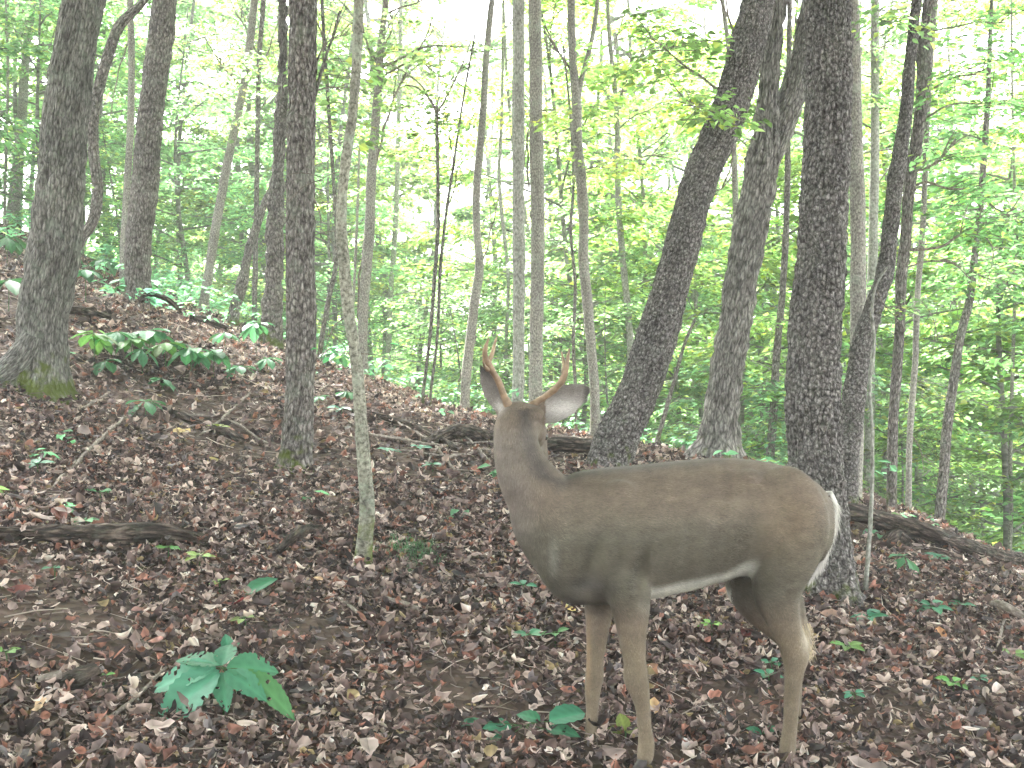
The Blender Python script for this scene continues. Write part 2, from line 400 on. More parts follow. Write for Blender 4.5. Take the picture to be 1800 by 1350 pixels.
PAL = np.array([(.026,.020,.020),(.058,.041,.039),(.105,.075,.071),(.17,.128,.118),(.28,.225,.205),(.46,.385,.35),(.19,.10,.075),(.24,.12,.09),(.11,.095,.10),(.20,.16,.085)])
PW = np.array([.17,.17,.15,.13,.13,.11,.07,.03,.05,.02]); PW = PW / PW.sum()
def litter(n, ymin, ymax, size, name, rough=.55):
    # even density over the ground that the picture can see (and a margin round it)
    y = np.sqrt(RNG.random(n) * (ymax**2 - ymin**2) + ymin**2)
    x = (RNG.random(n) * 2 - 1) * (.60 * y + 1.4)
    pn = n2(x * 1.3 + 40, y * 1.3)
    keep = np.clip(.9 + pn * .6, .3, 1)
    for (pu, pv_, pr_) in [(110,1100,.42),(60,1010,.3),(560,1120,.2),(800,1210,.25),(1290,1240,.22),(1560,1240,.25)]:
        c_ = on_ground(pu, pv_); keep = keep * (1 - .8 * np.exp(-((x - c_[0])**2 + (y - c_[1])**2) / pr_**2))
    keep = RNG.random(n) < keep
    x, y = x[keep], y[keep]; n = len(x)
    nr = gnorm(x, y) + RNG.normal(0, rough, (n, 3)); nr /= np.linalg.norm(nr, axis=1)[:, None]
    sz = size * np.clip(RNG.lognormal(0, .38, n), .4, 2.1)
    z = ground(x, y) + .004 + RNG.random(n)**1.5 * .05 + (.02 if rough < .5 else 0)
    c = PAL[RNG.choice(len(PAL), n, p=PW)] * RNG.uniform(.8, 1.35, n)[:, None] * np.array([1.03, 1.0, .96]) * (1 if rough > .5 else .72)
    V, T, C = leaves_geo(np.stack([x, y, z], -1), nr, RNG.random(n) * 6.283, sz, RNG.integers(0, 3, n), RNG.normal(.8, 1.3, n) * min(1, rough * 2), RNG.normal(.4, .9, n) * min(1, rough * 2), c)
    me = make_mesh(name, V, [T], M['litter'], False, C)
    return me
o = obj('leaf_litter', litter(118000, 2.4, 7.0, .034, 'leaf_litter'))
tag(o, 'brown and grey fallen leaves covering the near forest floor', 'leaf litter', kind='stuff')
o = obj('leaf_litter', litter(3600, 2.4, 8.0, .062, 'leaf_litter_whole', .25))
tag(o, 'larger whole brown leaves lying flat on top of the litter', 'leaf litter', kind='stuff')
o = obj('leaf_litter', litter(92000, 7.0, 15.0, .044, 'leaf_litter_far'))
tag(o, 'brown fallen leaves on the floor farther up the slope', 'leaf litter', kind='stuff')

# ------------------------------------------------------------------ foliage generators
def green(n, base=(.075, .12, .035), var=.3, yellow=.12):
    base = np.array(base) * np.array([.95, 1.0, 1.0]) + np.array([0, 0, .014])
    c = base[None] * np.exp(RNG.normal(0, var, n))[:, None]
    y = RNG.random(n) < yellow
    c[y] = c[y] * np.array([1.7, 1.25, .8])
    return np.clip(c, .01, .5)
def blades(pos, axis, nrm, length, width, col, fold=.18):
    """flat leaf of 6 outline verts folded on the midrib: 4 tris"""
    n = len(pos)
    axis = axis / (np.linalg.norm(axis, axis=1)[:, None] + 1e-9)
    s = np.cross(axis, nrm); s /= np.linalg.norm(s, axis=1)[:, None] + 1e-9
    nn = np.cross(s, axis)
    V = np.zeros((n, 6, 3)); l = length[:, None]; wd = width[:, None]
    V[:, 0] = pos
    V[:, 1] = pos + axis * l * .38 - s * wd * .5 + nn * wd * fold
    V[:, 2] = pos + axis * l * .38 + s * wd * .5 + nn * wd * fold
    V[:, 3] = pos + axis * l * .72 - s * wd * .33 + nn * wd * fold * .5 - nn * l * .05
    V[:, 4] = pos + axis * l * .72 + s * wd * .33 + nn * wd * fold * .5 - nn * l * .05
    V[:, 5] = pos + axis * l - nn * l * .14
    b = (np.arange(n) * 6)[:, None, None]
    T = (b + np.array([[0,1,5],[1,3,5],[0,5,2],[2,5,4]])[None]).reshape(-1, 3)
    return V.reshape(-1, 3), T, np.repeat(col, 6, axis=0)
def sprays(origins, dirs, lens, per=34, leaf=.085, base=(.075, .12, .035), flat=1.0, droop=.25):
    """leafy twigs: leaves on both sides of arched twigs, blades nearly level"""
    m_ = len(origins); n = m_ * per
    k = np.repeat(np.arange(m_), per)
    t_ = RNG.random(n)**.8
    d = dirs / np.linalg.norm(dirs, axis=1)[:, None]
    up = np.array([0, 0, 1.0])
    side = np.cross(d, up); side /= np.linalg.norm(side, axis=1)[:, None] + 1e-6
    sg = RNG.choice([-1, 1], n)
    spread = RNG.random(n) * .42 * (1 - .55 * t_)
    p = origins[k] + d[k] * (t_ * lens[k])[:, None] + side[k] * (sg * spread * lens[k])[:, None]
    p[:, 2] -= droop * lens[k] * t_**2 + spread * lens[k] * .15
    p += RNG.normal(0, .035, (n, 3))
    ax = d[k] * (.6 + RNG.random(n) * .5)[:, None] + side[k] * (sg * (.5 + RNG.random(n) * .6))[:, None] + RNG.normal(0, .18, (n, 3))
    ax[:, 2] -= .15
    nr = up[None] + RNG.normal(0, .38 / flat, (n, 3))
    ln = leaf * RNG.uniform(.65, 1.25, n)
    tone = np.exp(RNG.normal(0, .22, m_))[k]
    c = green(n, base) * tone[:, None]
    return blades(p, ax, nr, ln, ln * RNG.uniform(.5, .75, n), np.clip(c, .01, .45))

def tree_variant(h, r, z0, nlimb, leaf, seed, base=(.075, .12, .035), trunk_r=.05, per=34, name='understorey'):
    """returns (trunk mesh, branch mesh, foliage mesh) around origin, +Z up"""
    global RNG
    keep = RNG; RNG = np.random.default_rng(seed)
    zz = np.linspace(-.4, h, 14)
    lean = RNG.normal(0, .05, 2)
    cx = lean[0] * zz + .12 * np.sin(zz * 1.1 + seed) * (zz > 0); cy = lean[1] * zz + .12 * np.cos(zz * .9 + seed) * (zz > 0)
    pts = np.stack([cx, cy, zz], -1); rad = trunk_r * (1 - .82 * np.clip(zz / h, 0, 1))
    V, Qd, Tr = tube(pts, rad, 8)
    uv = np.zeros((len(V), 3)); uv[:, 0] = np.arctan2(V[:, 1], V[:, 0]) * trunk_r; uv[:, 1] = V[:, 2]; uv[:, 2] = 2
    tm = make_mesh(name + '_trunk', V, [Qd, Tr], M['far_bark'], True, None, uv)
    g = Geo(); O = []; D = []; Ls = []
    for q in range(nlimb):
        f = (q + RNG.random()) / nlimb
        zb = z0 + (h - z0) * f * .97
        a = q * 2.4 + RNG.normal(0, .5)
        R = r * (.45 + .55 * math.sin(math.pi * min(1, .22 + f * .75))) * RNG.uniform(.65, 1.15)
        bx = np.interp(zb, zz, cx); by = np.interp(zb, zz, cy)
        rise = R * RNG.uniform(.05, .55)
        s_ = np.linspace(0, 1, 6)
        bend = RNG.normal(0, .25)
        aa = a + bend * s_
        bp_ = np.stack([bx + np.cos(aa) * R * s_, by + np.sin(aa) * R * s_, zb + rise * (s_ - .35 * s_**2)], -1)
        rr = trunk_r * .38 * (1 - .8 * s_) * min(1, R / 2 + .3)
        v, q_, t__ = tube(bp_, rr, 5); g.add(v, q_, t__)
        ns = int(4 + R * 3.5)
        for w_ in range(ns):
            s0 = .22 + .78 * (w_ + RNG.random()) / ns
            k0 = s0 * 5; i0 = min(4, int(k0)); pb = bp_[i0] + (bp_[i0+1] - bp_[i0]) * (k0 - i0)
            sa = a + RNG.choice([-1, 1]) * RNG.uniform(.2, 1.2) * (1.2 - s0 * .6)
            ln = RNG.uniform(.35, .8) * (1.25 - .5 * s0)
            dd = np.array([math.cos(sa), math.sin(sa), RNG.normal(.08, .18)])
            O.append(pb); D.append(dd); Ls.append(ln)
            e = pb + dd / np.linalg.norm(dd) * ln * .8; mid = (pb + e) / 2 + np.array([0, 0, .03]); e[2] -= .08 * ln
            v, q_, t__ = tube(np.array([pb, mid, e]), [.007, .005, .002], 3); g.add(v, q_, t__)
    Vb = np.concatenate(g.V)
    ub = np.zeros((len(Vb), 3)); ub[:, 0] = Vb[:, 0]; ub[:, 1] = Vb[:, 2]; ub[:, 2] = 2
    bm_ = make_mesh(name + '_branches', Vb, [np.concatenate(g.Q), np.concatenate(g.T)], M['far_bark'], True, None, ub)
    v, t__, c = sprays(np.array(O), np.array(D), np.array(Ls), per, leaf, base)
    fm = make_mesh(name + '_foliage', v, [t__], M['leaf'], False, c)
    RNG = keep
    return tm, bm_, fm

UND = [tree_variant(7.5, 2.4, 1.2, 24, .10, 11, (.085, .135, .032)), tree_variant(6.0, 2.2, .8, 20, .10, 12, (.07, .125, .045)),
       tree_variant(9.0, 2.6, 2.2, 26, .11, 13, (.095, .135, .030)), tree_variant(5.0, 1.8, .5, 18, .09, 14, (.075, .13, .05))]
SHR = [tree_variant(1.6, .9, .2, 9, .085, 21, (.07, .12, .055), .014, 16), tree_variant(1.0, .7, .1, 8, .08, 22, (.085, .13, .04), .010, 14), tree_variant(2.4, 1.1, .3, 12, .09, 23, (.08, .125, .045), .02, 18)]
CAN = [tree_variant(8.0, 4.2, .5, 30, .17, 31, (.06, .10, .03), .10, 30), tree_variant(7.0, 3.8, .5, 26, .17, 32, (.07, .11, .03), .09, 30)]

def place_tree(kind, var, x, y, sc, rz, label, cat, group, name, crownless=False):
    z = gz(x, y)
    e = empty(name, (x, y, z), label, cat, group); e.rotation_euler = (0, 0, rz); e.scale = (sc, sc, sc * random.uniform(.92, 1.1))
    tm, bm_, fm = var
    obj('trunk', tm, e); obj('branches', bm_, e); o_ = obj('crown', fm, e); o_['kind'] = 'stuff'
    return e

# ------------------------------------------------------------------ trunks seen in the photograph
def trunk(name, poly, d, mat, label, cat='tree', group=None, furrow=.0, ridges=14, flare=.5, extra=0.0, dlean=0.0, seg=None, crown=None, crown_h=None, rings=None, base=True, hgt=None, foot=.35, partname='trunk', knots=0, vf=5.5):
    """poly: (u,v,w) from the foot upward, in photograph pixels; d: depth of the foot in metres; continues upward beyond the frame"""
    pts = []; rad = []
    z0 = None
    for (u, v, w_) in poly:
        zz = (675.0 - v) / F * d
        if z0 is None: z0 = zz
        dd = d + dlean * (zz - z0)
        pts.append(P(u, v, dd)); rad.append(w_ / F * dd / 2)
    pts = np.array(pts); rad = np.array(rad)
    if hgt:                                   # go on above the frame
        dirv = pts[-1] - pts[-2]; dirv /= np.linalg.norm(dirv)
        dirv = dirv * .6 + np.array([0, 0, .4]); dirv /= np.linalg.norm(dirv)
        top = pts[-1]
        for k in (1, 2, 3):
            pts = np.vstack([pts, top + dirv * hgt * k / 3]); rad = np.append(rad, rad[len(poly)-1] * (1 - .22 * k))
    if base:
        d0 = pts[0] - pts[1]; d0 = d0 / np.linalg.norm(d0) * .5 + np.array([0, 0, -.5])
        gz0 = gz(pts[0][0], pts[0][1]); 
        drop = max(.02, pts[0][2] - gz0 + .10)
        pts = np.vstack([pts[0] + d0 * drop, pts]); rad = np.append(rad[0], rad)
        foot_z = min(gz0, pts[1][2])
    else: foot_z = pts[0][2]
    L_ = np.linalg.norm(np.diff(pts, axis=0), axis=1).sum()
    rm = rad.mean()
    seg = seg or int(np.clip(rm * F / d * 1.3, 10, 72))
    rings = rings or int(np.clip(L_ * F / d / 4.5, 24, 420))
    pp, rr, s_ = resample(pts, rad, rings)
    a = np.linspace(0, 1, seg, endpoint=False)
    A, B_ = np.meshgrid(a, s_)
    seed = abs(hash(label)) % 9999 if False else (sum(map(ord, label)) % 9999)
    dsp = rr[:, None] * .09 * VNoise(3, seed)(A, B_ / (rm * 7) + 3) + rr[:, None] * .05 * VNoise(6, seed + 1)(A, B_ / (rm * 2.5))
    if furrow:
        wob = .05 * VNoise(5, seed + 5)(A, B_ * 2.5)
        rg = np.abs(VNoise(ridges, seed + 2)((A + wob) % 1, B_ * vf)) * 2.6 - .25 + .35 * VNoise(ridges, seed + 9)((A + wob) % 1, B_ * vf * 3)
        rg2 = VNoise(ridges * 2, seed + 3)((A + wob) % 1, B_ * 14)
        dsp += furrow * (rg * .7 + rg2 * .5)
    if flare:
        h_ = np.clip(pp[:, 2] - foot_z, 0, None)
        fl = np.exp(-h_ / (foot * rm * 2.2 + .03))
        lobes = .55 + .45 * np.cos(2 * np.pi * (A * 4 + seed * .13)) + .5 * VNoise(5, seed + 8)(A, B_ * 0)
        dsp += rr[:, None] * flare * fl[:, None] * np.clip(lobes, -.1, 1.6)
    if knots:
        kr = np.random.default_rng(seed)
        for _ in range(knots):
            ka, ks = kr.random(), kr.random() * L_
            da = np.abs((A - ka + .5) % 1 - .5) * 2 * np.pi * rm; db = B_ - ks
            dsp += rm * .35 * np.exp(-(da**2 + db**2) / (rm * .45)**2)
    V, Qd, Tr = tube(pp, rr, seg, True, dsp)
    groove = np.clip((.35 - rg) / .9, 0, 1) * .9 if furrow else None
    uv = np.zeros((len(V), 3)); nn = rings * seg
    # metres round: mirrored so that the pattern has no seam
    uv[:nn, 0] = (np.abs(A - .5) * 2 * math.pi * rm).ravel() + seed * .37
    uv[:nn, 1] = B_.ravel() + np.where(A > .5, 37.3, 0).ravel() * 0
    uv[:nn, 2] = (V[:nn, 2] - foot_z)
    uv[nn:, 2] = 1
    org = np.array([pts[0][0], pts[0][1], foot_z])
    me = make_mesh(name + '_trunk', V - org, [Qd, Tr], mat, True, None, uv)
    if groove is not None:
        ga = me.attributes.new('rid', 'FLOAT', 'POINT'); gv = np.zeros(len(V), dtype=np.float32); gv[:nn] = groove.ravel(); ga.data.foreach_set('value', gv)
    e = empty(name, org, label, cat, group)
    obj(partname, me, e)
    if crown is not None:
        rz_ = random.random() * 6.28; cm = CAN[crown]; top = pp[-1] if crown_h is None else pp[int(len(pp) * crown_h)]
        for nm, me_ in (('branches', cm[1]), ('crown', cm[2])):
            o_ = obj(nm, me_, e, top - org - np.array([0, 0, 1.5])); o_.rotation_euler = (0, 0, rz_); o_.scale = (1.25, 1.25, 1.1)
            if nm == 'crown': o_['kind'] = 'stuff'
    e['_path'] = 0; del e['_path']
    return e, org, pp, rr

def limb(e, org, pts3, rads, mat, name='branch', seg=6, n=None, leaves=0, leaf=.08, sp_len=.5, base=(.08, .13, .035)):
    pts3 = np.array(pts3, float); n = n or max(8, len(pts3) * 5)
    pp, rr, s_ = resample(pts3, rads, n)
    wob = np.stack([n2(s_ * 6 + k * 9 + pts3[0][0] * 13, s_ * 0 + 3.3 * k + pts3[0][2] * 7) for k in range(3)], -1)
    env = np.clip(s_ / (s_[-1] + 1e-6) * 4, 0, 1)[:, None]
    pp = pp + wob * .02 * env * min(1.0, s_[-1])
    V, Qd, Tr = tube(pp, rr, seg)
    uv = np.zeros((len(V), 3)); uv[:, 0] = V[:, 0] + V[:, 1]; uv[:, 1] = V[:, 2]; uv[:, 2] = 2
    me = make_mesh('branch', V - org, [Qd, Tr], mat, True, None, uv)
    o_ = obj(name, me, e)
    return o_, pp

def px_branch(t, uvs, w0, w1, dd=0.0, mat=None, d=None, twigs=0):
    """branch along photograph pixels at the tree's own depth"""
    e, org, pp, rr = t
    d = d or float(pp[len(pp)//2][1])
    n = len(uvs)
    pts = [P(u, v, d + dd * k / max(1, n - 1)) for k, (u, v) in enumerate(uvs)]
    rad = np.linspace(w0, w1, n) / F * d / 2
    o_, bpth = limb(e, org, pts, rad, mat or M['twig'])
    for q in range(twigs):
        k = int(len(bpth) * (.3 + .65 * random.random())); k = min(k, len(bpth) - 2)
        dirv = bpth[k+1] - bpth[k-1]; dirv /= np.linalg.norm(dirv) + 1e-9
        off = np.array([random.uniform(-1, 1), random.uniform(-.6, .6), random.uniform(-.3, 1)])
        dv = dirv * .8 + off * .7; dv /= np.linalg.norm(dv)
        ln = random.uniform(.2, .5) * d / 10
        limb(e, org, [bpth[k], bpth[k] + dv * ln * .5 + np.array([0, 0, .02]), bpth[k] + dv * ln], [rad[-1] * .9 + .001, rad[-1] * .6 + .001, .0012], mat or M['twig'], seg=4)
    return o_

def tree_foliage(t, spots, leaf=.08, per=26, base=(.085, .135, .04), ln=.5, name='foliage'):
    """leafy twigs at photograph pixels (u, v, depth, count, spread px)"""
    e, org, pp, rr = t
    O = []; D = []; Ls = []
    for (u, v, d, cnt, spread) in spots:
        for _ in range(cnt):
            p = P(u + RNG.normal(0, spread), v + RNG.normal(0, spread * .6), d + RNG.normal(0, .4))
            O.append(p); a = RNG.random() * 6.283; D.append([math.cos(a), math.sin(a) * .7, RNG.normal(.05, .15)]); Ls.append(ln * RNG.uniform(.6, 1.3))
    v_, t_, c_ = sprays(np.array(O), np.array(D), np.array(Ls), per, leaf, base)
    o_ = obj(name, make_mesh('foliage', v_ - org, [t_], M['leaf'], False, c_), e); o_['kind'] = 'stuff'
    g = Geo()
    for p, dd, l in zip(O, D, Ls):
        p = np.array(p); dd = np.array(dd) / np.linalg.norm(dd)
        a_ = p - dd * .15; v1, q1, t1 = tube(np.array([a_, p + dd * l * .5 + [0, 0, -.01], p + dd * l * .95 - [0, 0, .2 * l]]), [.004, .003, .0015], 3); g.add(v1 - org, q1, t1)
    Vb = np.concatenate(g.V); ub = np.zeros((len(Vb), 3)); ub[:, 0] = Vb[:, 0]; ub[:, 1] = Vb[:, 2]; ub[:, 2] = 2
    o2 = obj('twigs', make_mesh('twigs', Vb, [np.concatenate(g.Q), np.concatenate(g.T)], M['twig'], True, None, ub), e); o2['kind'] = 'stuff'

T = {}
T[1] = trunk('tree', [(60,692,92),(68,650,82),(73,600,80),(78,550,78),(97,447,84),(107,333,78),(117,200,72),(130,100,70),(147,0,68)], 7.2, M['bark_grey'],
             'thick grey furrowed tree at the left edge with a mossy flared foot', furrow=.010, ridges=34, seg=120, rings=330, flare=.75, dlean=.02, crown=0, hgt=6)
T[2] = trunk('tree', [(118,500,17),(128,450,17),(140,425,18),(160,395,20),(172,333,20),(164,267,19),(166,190,20),(187,110,20),(212,42,19),(253,0,14),(275,-60,12)], 9.5, M['bark_brown'],
             'crooked dark tree with an S-bend behind the thick tree at left', hgt=3, flare=.2, crown=1)
T[3] = trunk('tree', [(245,566,48),(243,500,42),(244,447,42),(253,333,43),(267,200,42),(280,90,40),(290,0,39)], 11, M['bark_brown'],
             'straight brown tree with a flared foot above the bent dead limb', furrow=.012, ridges=26, flare=.55, crown=1, hgt=7)
T[4] = trunk('tree', [(216,530,14),(217,450,14),(222,350,13),(230,200,12),(230,33,12),(228,-30,11)], 12.5, M['bark_young'],
             'thin grey tree just left of the straight brown tree', hgt=5, crown=0, flare=.3)
T[5] = trunk('tree', [(22,378,22),(27,333,20),(35,250,18),(43,133,15),(53,30,14),(57,0,14)], 16, M['bark_young'],
             'slender tree leaning right at the far left edge', hgt=6, crown=1)
T[6] = trunk('sapling', [(8,380,5),(11,250,5),(14,120,5),(10,0,4)], 15, M['bark_young'], 'very thin stem at the extreme left edge of the woods', hgt=2, cat='sapling')
T[7] = trunk('tree', [(357,556,19),(372,447,17),(388,350,16),(407,250,15),(425,167,14),(440,67,14),(447,0,13)], 14, M['bark_young'],
             'slim tree leaning right, alone in the bright gap left of centre', hgt=6, crown=0)
T[8] = trunk('tree', [(447,572,10),(450,400,9),(453,233,9),(455,117,9),(463,0,9)], 14, M['bark_brown'], 'very thin dark straight tree left of the broken snag', hgt=5)
T[9] = trunk('snag', [(474,604,36),(478,560,32),(482,480,28),(484,400,27),(488,300,20),(495,200,17),(497,100,12),(497,0,11)], 11.5, M['bark_brown'],
             'ragged brown dead trunk close behind the mossy-footed tree', cat='dead tree', furrow=.02, ridges=18, flare=.5, hgt=3)
T[10] = trunk('tree', [(517,842,58),(521,783,52),(527,683,50),(528,550,49),(527,447,46),(531,200,45),(532,0,47)], 7.0, M['bark_brown'],
             'upright brown-grey tree with green moss on its foot left of the pale sapling', furrow=.0065, ridges=24, vf=9, seg=90, rings=320, flare=.6, crown=0, hgt=6, knots=8)
T[12] = trunk('sapling', [(563,615,9),(575,540,9),(590,467,9),(592,420,8),(585,300,7),(575,150,6),(566,0,6)], 12.5, M['bark_brown'],
              'thin bent dark stem right behind the mossy-footed tree', hgt=2, cat='sapling')
T[13] = trunk('sapling', [(640,976,30),(643,940,28),(645,890,27),(643,850,26),(635,750,22),(624,617,21),(613,550,21),(605,470,20),(600,400,19),(601,350,18),(607,290,18),(620,200,18),(627,100,17),(631,0,17)], 5.2, M['bark_sapling'],
              'pale smooth-barked sapling with a gentle bend, standing in the leaf litter', hgt=3.5, flare=.45, knots=16, cat='sapling', crown=1)
T[14] = trunk('tree', [(640,652,17),(637,600,17),(638,550,18),(646,450,18),(650,400,18),(653,300,18),(661,200,16),(665,150,14),(668,100,13),(678,0,11)], 12, M['bark_young'],
              'slim grey tree with long bare side branches right of the pale sapling', hgt=4, crown=0)
T[15] = trunk('tree', [(683,612,10),(688,500,9),(695,400,10),(699,283,8),(702,150,8),(705,0,7)], 19, M['bark_smooth'], 'far thin whitish tree between two slim grey trees', hgt=4)
T[16] = trunk('sapling', [(744,692,6),(755,600,6),(763,500,7),(770,400,7),(770,330,6),(768,200,6)], 10.5, M['bark_brown'], 'thin dark forked sapling spreading bare branches at its top', cat='sapling')
T[36] = trunk('sapling', [(757,694,5),(768,600,5),(775,460,6),(785,370,5),(797,290,5),(808,215,4),(822,130,4),(835,60,3)], 10.5, M['bark_brown'], 'thin dark sapling leaning right beside the forked one', cat='sapling')
T[17] = trunk('tree', [(817,722,18),(819,667,17),(826,600,17),(834,533,17),(843,467,15),(839,420,14),(838,333,14),(843,267,14),(849,200,13),(853,133,12),(858,67,12),(865,0,10)], 12, M['bark_young'],
              'slim brown tree with a kink, left of the antlered deer head', hgt=4, crown=1)
T[19] = trunk('tree', [(905,768,23),(910,700,21),(912,600,21),(912,450,22),(911,300,22),(911,150,22),(912,0,22)], 10, M['bark_smooth'],
              'straight pale grey tree rising behind the deer head', hgt=5, crown=0, knots=4)
T[20] = trunk('tree', [(941,775,26),(942,700,25),(943,600,25),(945,450,24),(942,200,24),(940,0,23)], 10.6, M['bark_young'],
              'straight mottled tree rising just right of the pale one behind the deer', hgt=5, crown=1, knots=10)
T[21] = trunk('tree', [(1046,770,18),(1045,683,17),(1040,617,18),(1033,533,19),(1025,450,19),(1026,400,18),(1020,300,18),(1014,233,18),(1013,180,17),(1006,90,15),(1004,0,14)], 11, M['bark_young'],
              'wavy grey tree with a high fork over the deer ear', hgt=4, crown=0, knots=6)
T[22] = trunk('sapling', [(1012,700,6),(1008,600,6),(1011,500,6),(1003,400,6),(1008,330,5),(1002,200,4),(990,80,3)], 12, M['bark_brown'], 'thin wavy stem hugging the wavy grey tree', cat='sapling')
T[23] = trunk('tree', [(1112,760,13),(1108,610,12),(1105,560,12),(1097,480,12),(1090,400,11),(1085,300,10),(1085,217,9),(1080,150,9),(1073,83,8),(1068,0,7)], 14, M['bark_smooth'],
              'far thin tree with side twigs left of the leaning trunk', hgt=4)
T[24] = trunk('tree', [(1070,830,76),(1087,767,72),(1110,717,70),(1147,617,66),(1167,550,63),(1194,450,61),(1237,300,60),(1281,200,60),(1309,100,56),(1332,0,52)], 8, M['bark_dark'],
              'thick dark trunk leaning strongly to the right above the deer back', furrow=.009, ridges=34, vf=8, flare=.15, hgt=6, crown=0, seg=120, rings=380)
T[25] = trunk('tree', [(1262,806,74),(1266,765,66),(1269,717,60),(1284,617,54),(1296,540,53),(1310,450,54),(1322,390,56),(1333,333,55),(1343,270,50),(1347,215,38),(1350,167,30),(1361,67,25),(1368,0,21)], 9, M['bark_shag'],
              'light shaggy-barked tree that forks in two behind the deer back', furrow=.016, ridges=18, flare=.6, hgt=4, crown=1, seg=96, rings=320)
T[26] = trunk('tree', [(1447,1040,94),(1445,980,92),(1440,900,92),(1434,817,94),(1430,750,94),(1429,650,91),(1434,550,85),(1443,450,80),(1449,333,78),(1455,200,77),(1455,0,79)], 5.6, M['bark_dark'],
              'massive dark furrowed tree standing right behind the deer rump', furrow=.0085, ridges=44, vf=12, flare=.5, hgt=6, crown=0, seg=170, rings=520)
T[27] = trunk('tree', [(1500,885,28),(1505,750,28),(1508,600,27),(1508,450,27),(1506,300,26),(1502,150,24),(1498,0,22)], 8.6, M['bark_young'],
              'mottled upright tree half hidden right of the massive dark tree', hgt=5, crown=1, knots=10)
T[28] = trunk('tree', [(1528,870,18),(1530,600,18),(1535,400,17),(1537,300,17),(1538,200,16),(1538,33,16),(1538,0,15)], 12, M['bark_smooth'],
              'pale straight tree with short level side twigs among the right cluster', hgt=5)
T[29] = trunk('tree', [(1487,880,38),(1489,817,37),(1495,750,39),(1503,683,39),(1512,617,35),(1533,550,30),(1555,483,27),(1565,400,27),(1573,333,27),(1583,267,27),(1592,200,24),(1598,120,18),(1606,40,15),(1610,0,14)], 8, M['bark_dark'],
              'dark curved trunk bowing right beside the massive dark tree', furrow=.006, ridges=18, flare=.2, hgt=3, crown=1)
T[30] = trunk('tree', [(1567,893,19),(1570,750,18),(1577,650,18),(1583,550,19),(1585,483,20),(1591,433,20),(1598,333,20),(1608,267,21),(1618,200,22),(1625,133,25),(1628,67,25),(1634,0,22)], 9, M['bark_brown'],
              'tall ring-marked brown tree right of the curved dark trunk', hgt=5, crown=0, knots=20)
T[31] = trunk('tree', [(1597,893,11),(1600,750,11),(1608,650,11),(1613,517,11),(1620,433,11),(1625,333,10),(1630,200,10),(1640,60,9),(1645,0,9)], 10, M['bark_young'],
              'thin grey tree close right of the ring-marked tree', hgt=5)
T[32] = trunk('tree', [(1650,938,20),(1660,817,18),(1667,733,18),(1677,667,17),(1690,583,16),(1703,533,15),(1713,450,13),(1722,380,12),(1728,300,11),(1735,200,10)], 11, M['bark_brown'],
              'slender tree leaning right, on its own below the slope at right', hgt=2)
T[33] = trunk('sapling', [(1522,1030,8),(1528,950,8),(1533,850,7),(1533,750,6),(1529,680,6),(1537,600,6),(1533,540,6),(1541,500,4),(1560,470,3)], 5.7, M['bark_smooth'],
              'thin pale sapling in front of the dark log at right', cat='sapling')
T[34] = trunk('tree', [(1775,965,8),(1777,900,7),(1776,800,7),(1780,650,6),(1785,450,6),(1780,200,5)], 13, M['bark_young'], 'thin straight stem near the right edge below the slope', hgt=3)
T[35] = trunk('tree', [(1353,812,15),(1360,720,15),(1363,650,14),(1375,520,12),(1382,400,12),(1385,250,10),(1388,0,9)], 12, M['bark_brown'],
              'slim tree seen in the gap between shaggy and massive trees', hgt=4)
T[37] = trunk('snag', [(412,548,18),(425,500,17),(440,430,14),(455,385,12),(468,350,10),(480,325,5)], 13.5, M['bark_brown'], 'short leaning dead stub left of the thin dark tree', cat='dead tree', furrow=.01, ridges=10)
T[38] = trunk('tree', [(1288,720,13),(1292,500,12),(1293,400,11),(1290,250,10),(1285,120,9),(1270,0,8)], 13, M['bark_young'], 'slim tree partly hidden between leaning trunk and shaggy tree', hgt=4)
T[39] = trunk('sapling', [(1150,800,9),(1165,740,8),(1185,670,7),(1205,600,6),(1222,560,5)], 11, M['bark_brown'], 'thin dark sapling leaning right under the leaning trunk', cat='sapling')
T[40] = trunk('sapling', [(893,740,7),(890,600,6),(893,480,6),(885,400,7),(878,330,7),(882,200,6),(884,60,5)], 15, M['bark_smooth'], 'pale thin stem in the white gap left of the straight pale tree', cat='sapling', hgt=2)
T[41] = trunk('sapling', [(620,560,5),(625,450,5),(629,350,5),(632,260,4)], 13, M['bark_young'], 'thin twig-like stem between the pale sapling and the slim grey tree', cat='sapling')

# second stems and forks
def fork(k, pts, ws, d, mat, name='branch', seg=10, furrow=False):
    e, org, pp, rr = T[k]
    P3 = [P(u, v, d) for u, v in pts]
    rad = np.array(ws) / F * d / 2
    n = int(np.clip(np.linalg.norm(np.diff(np.array(P3), axis=0), axis=1).sum() * F / d / 6, 12, 200))
    q, r_, s_ = resample(P3, rad, n)
    a = np.linspace(0, 1, seg, endpoint=False); A, B_ = np.meshgrid(a, s_)
    dsp = r_[:, None] * .1 * VNoise(4, k)(A, B_ * 3)
    if furrow: dsp = dsp + .014 * (1 - 2 * np.abs(VNoise(16, k + 3)(A, B_ * 5)))
    V, Qd, Tr = tube(q, r_, seg, True, dsp)
    uv = np.zeros((len(V), 3)); nn = n * seg
    uv[:nn, 0] = (np.abs(A - .5) * 2 * math.pi * rad.mean()).ravel(); uv[:nn, 1] = B_.ravel(); uv[:, 2] = 2
    return obj(name, make_mesh(name, V - org, [Qd, Tr], mat, True, None, uv), e)
fork(25, [(1330,330),(1355,270),(1380,205),(1403,140),(1418,70),(1428,0),(1436,-80),(1445,-250)], [40,46,48,46,42,38,34,26], 9.1, M['bark_shag'], 'limb', 40, True)
